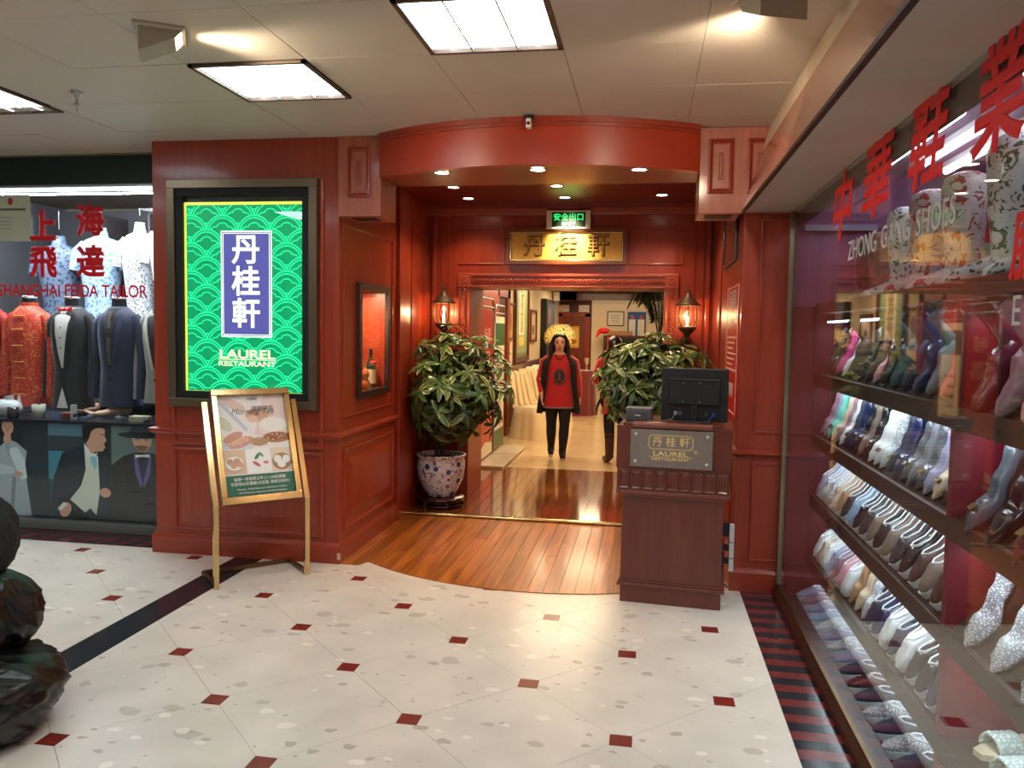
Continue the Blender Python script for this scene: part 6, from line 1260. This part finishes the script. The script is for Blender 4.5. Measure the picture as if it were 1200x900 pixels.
for k, (yy, xx, lab) in enumerate(((2.66, 1.07, 'jewelled slide sandal on the lowest shelf, right beside the red divider'), (2.50, 1.04, 'jewelled slide sandal on the lowest shelf, second past the red divider'), (2.35, 1.06, 'jewelled slide sandal on the lowest shelf, third past the red divider'))):
    t = thing('slide_sandal', lab, 'shoe', (xx, yy, .264), math.radians(15), 'jewelled slide sandals on the lowest shelf')
    MB().rings([[(x, -w_, 0), (x, -w_, z), (x, w_, z), (x, w_, 0)] for x, w_, z in ((-.01, .02, .02), (.03, .04, .022), (.10, .045, .028), (.17, .035, .055), (.26, .034, .085), (.28, .02, .088))], True, False).put('footbed', INS, t)
    MB().rings([[(.06 + .035 * math.cos(a) * 1.0 + .0, .052 * math.cos(b_), .03 + .045 * math.sin(b_) + .004 * math.cos(a)) if False else (.03 + .09 * (j / 8), .052 * math.cos(b_) , .024 + (.05 + .006 * (j % 2)) * math.sin(b_)) for j in range(9)] + [(.03 + .09 * ((8 - j) / 8), .046 * math.cos(b_), .022 + .044 * math.sin(b_)) for j in range(9)] for b_ in [PI * i / 14 for i in range(15)]]).put('jewelled_strap', JW, t)
# tall floral boots standing on the upper board
def floral(nm, base, dots, sc_, scl):
    m = mat(nm, base, .35, coat=.2); nt = m.node_tree; tc = nt.nodes.new('ShaderNodeTexCoord'); n1 = nt.nodes.new('ShaderNodeTexNoise'); n1.inputs['Scale'].default_value = sc_; n1.inputs['Distortion'].default_value = 2; nt.links.new(tc.outputs['Object'], n1.inputs['Vector'])
    nt.links.new(ramp(nt, n1.outputs['Fac'], [(.50, srgb(*base)), (.56, srgb(*base)), (.58, srgb(*dots)), (.66, srgb(*scl))]), nt.nodes['Principled BSDF'].inputs['Base Color']); return m
FLM = [floral('floral_a', (222, 228, 226), (52, 64, 60), 22, (60, 120, 70)), floral('floral_b', (226, 216, 208), (150, 60, 40), 18, (196, 90, 70)), mat('boot_dark', (40, 48, 60), .5, var=.4, vscale=30), mat('boot_tan', (150, 106, 90), .6, var=.4, vscale=20)]
for k, (yy, mi, sc_, lab) in enumerate(((4.85, 2, .75, 'dark patterned tall boot nearest the corner post'), (4.6, 3, .8, 'tan tall boot, second on the upper board'), (4.2, 0, .95, 'floral white tall boot behind the ginkgo-gold reflection, middle of the board'), (3.85, 1, 1.0, 'cream tall boot with red flowers on the upper board'), (3.45, 1, 1.0, 'cream tall boot with red flowers beside the divider'), (3.0, 0, 1.1, 'large white floral boot nearest the photo edge'), (2.65, 0, 1.1, 'large white floral boot cut by the photo edge'))):
    t = thing('tall_boot', lab.replace('ginkgo-gold reflection, middle', 'glass lettering, middle'), 'boot', (1.22, yy, 1.765), 0, 'tall boots on the upper board')
    o = MB().rings([ering(0, 0, z * sc_, a * sc_, c * sc_, 20) for z, a, c in ((.05, .06, .07), (.12, .06, .065), (.25, .075, .085), (.40, .085, .105), (.44, .075, .09), (.46, .04, .05))]).put('shaft', FLM[mi], t)
    MB().rings([[(x, y, z) for y, z in ((-w_, 0), (-w_, h * .6), (-w_ * .5, h), (w_ * .5, h), (w_, h * .6), (w_, 0))] for x, w_, h in ((-.2, .015, .02), (-.17, .04, .04), (-.08, .042, .08), (0, .045, .12), (.06, .035, .1))]).xf(Matrix.Scale(sc_, 4)).put('foot', FLM[mi], t)
# red shoe boxes higher up
for k, (z, h, c, wd) in enumerate(((1.77, .12, (200, 196, 176), 'white and green shoe box, lowest'), (1.89, .12, (176, 190, 160), 'pale green shoe box, second'), (2.01, .11, (190, 40, 46), 'red shoe box, third'), (2.12, .11, (206, 52, 58), 'red shoe box with white shoe drawing, top'))):
    t = thing('shoe_box', wd + ' of the stack behind the tall boots', 'box', (1.62, 4.2, z + .0), 0, 'stacked shoe boxes'); box('box', -.12, .12, -.22, .22, 0, h - .03, mat('boxc%d' % k, c, .6), t); box('lid', -.125, .125, -.225, .225, h - .03, h - .001, mat('boxl%d' % k, [x * .9 for x in c], .6), t)
    if k == 3: text('👠', Fr((0, 0, 0), (1, 0, 0)), 0, 0, .01, WHITE) if False else MB().tube([(1.58, 3.974, 2.20), (1.62, 3.974, 2.15), (1.68, 3.974, 2.145)], [.012, .01, .004], 6).put('shoe_drawing', WHITE, t).__setattr__('matrix_parent_inverse', Matrix.Translation((-1.62, -4.2, -z)))
box('box_shelf', 1.48, 1.80, 2.4, 4.9, 1.73, 1.768, CBM, ss)
# ceiling tubes in shoe shop
for k, (x, y0, y1) in enumerate(((1.22, 3.5, 4.6), (1.40, 3.8, 4.7), (1.58, 3.7, 4.8), (1.42, 2.4, 3.4), (1.22, 2.2, 3.2), (2.2, 3.6, 4.8))):
    t = thing('tube_light', 'white fluorescent tube in the shoe shop ceiling, %s one' % ordn(k), 'light', (x, (y0 + y1) / 2, 2.50), 0, 'fluorescent tubes in the shoe shop ceiling')
    h = (y1 - y0) / 2; box('housing', -.03, .03, -h, h, -.01, .02, WHITE, t); MB().tube([(0, -h + .03, -.022), (0, h - .03, -.022)], .014, 8).put('tube', mat('shop_tube', (235, 235, 255), .5, emit=9), t)
box('rail', .90, 1.30, 4.98, 5.0, 2.19, 2.225, mat('pale_rail', (150, 150, 170), .4), ss)
# lettering on the shoe shop glass
FS = Fr((XG, 0, 0), (0, -1, 0)); t = thing('glass_lettering', 'large red shop name characters painted on the shoe shop glass', 'lettering')
for ch, y_, z_, sx in (('中', 3.77, 2.12, 1.2), ('華', 3.24, 2.15, 1.25), ('鞋', 2.69, 2.165, 1.1), ('業', 2.17, 2.16, 1.0)): text(ch, FS, -y_, z_, .31, RED, t, .003, 'character', .001, sx, .008, shear=.15)
text('服', FS, -1.97, 1.78, .16, RED, t, .003, 'character', .001, 1, .006, shear=.1)
t = thing('glass_lettering', 'pale outlined Roman lettering under the red characters on the shoe shop glass', 'lettering')
for s_, u_ in (('ZHONG', -3.39), ('GANG', -2.955), ('SHOES', -2.57)): text(s_, FS, u_, 1.93, .115, mat('pale_letter', (190, 186, 176), .4), t, .003, 'lettering', .001, 1.0, -.0005)
text('E', FS, -2.0, 1.64, .10, mat('pale_letter'), t, .003, 'lettering', .001)

# lettering becomes plain meshes
dg = bpy.context.evaluated_depsgraph_get()
for o in [o for o in bpy.data.objects if o.type == 'FONT']:
    me = bpy.data.meshes.new_from_object(o.evaluated_get(dg)); me.name = o.name
    n = bpy.data.objects.new('x', me); C.objects.link(n); n.parent = o.parent; n.matrix_parent_inverse = o.matrix_parent_inverse; n.matrix_basis = o.matrix_basis
    if me.materials and me.materials[0].name in ('red_vinyl', 'lit_white', 'lit_cream', 'gold_letter', 'lit_green', 'white_plain'):
        for v_ in me.vertices: v_.co.z *= .15
    nm = o.name; bpy.data.objects.remove(o); n.name = nm

def sub(tn, pn, *kids):
    for t_ in [o for o in C.objects if o.parent is None and o.name.split('.')[0] == tn]:
        ch = list(t_.children); ps = [c for c in ch if c.name.split('.')[0] == pn]
        if not ps: continue
        for c in ch:
            if c.name.split('.')[0] in kids: mi = c.matrix_parent_inverse.copy(); c.parent = ps[0]; c.matrix_parent_inverse = mi
sub('light_box_sign', 'print_sheet', 'wave_pattern', 'name_plate', 'lettering', 'rule', 'character'); sub('exit_sign', 'housing', 'face', 'lettering', 'hanger'); sub('name_board', 'gold_panel', 'character')
sub('wall_lantern', 'glass_globe', 'rib', 'bulb'); sub('wall_lantern', 'bracket', 'wall_plate'); sub('lectern', 'name_plate', 'bolt', 'border_line', 'character', 'lettering', 'rule'); sub('lectern', 'carved_band', 'carved_tile')
sub('computer_monitor', 'port_panel', 'port', 'cable'); sub('computer_monitor', 'back_cover', 'cover_lip', 'screw'); sub('receipt_printer', 'body', 'badge'); sub('menu_stand', 'menu_print', 'lettering'); sub('menu_stand', 'frame', 'backing')
sub('suit_mannequin', 'jacket', 'sleeve', 'lapel', 'button', 'knot_button', 'collar'); sub('suit_mannequin', 'shirt', 'stud', 'bow_tie', 'tie'); sub('wine_bottle', 'glass_body', 'label_band', 'bow'); sub('person', 'tunic', 'tunic_hem', 'chest_patch', 'chest_print', 'print_motif', 'sleeve')
sub('ceiling_light', 'frame', 'louvre', 'louvre_blades'); sub('power_strip', 'strip_body', 'joint', 'plug'); sub('wall_poster', 'backing', 'border', 'lettering', 'print_line'); sub('wall_plaque', 'board', 'lettering'); sub('notice', 'board', 'ring', 'ring_centre', 'lettering')
sub('banner_stand', 'print_sheet', 'lettering'); sub('hanging_scroll', 'print_sheet', 'lettering'); sub('tea_glass', 'cup', 'tea'); sub('potted_tree', 'pot', 'soil'); sub('potted_plant', 'pot', 'soil')
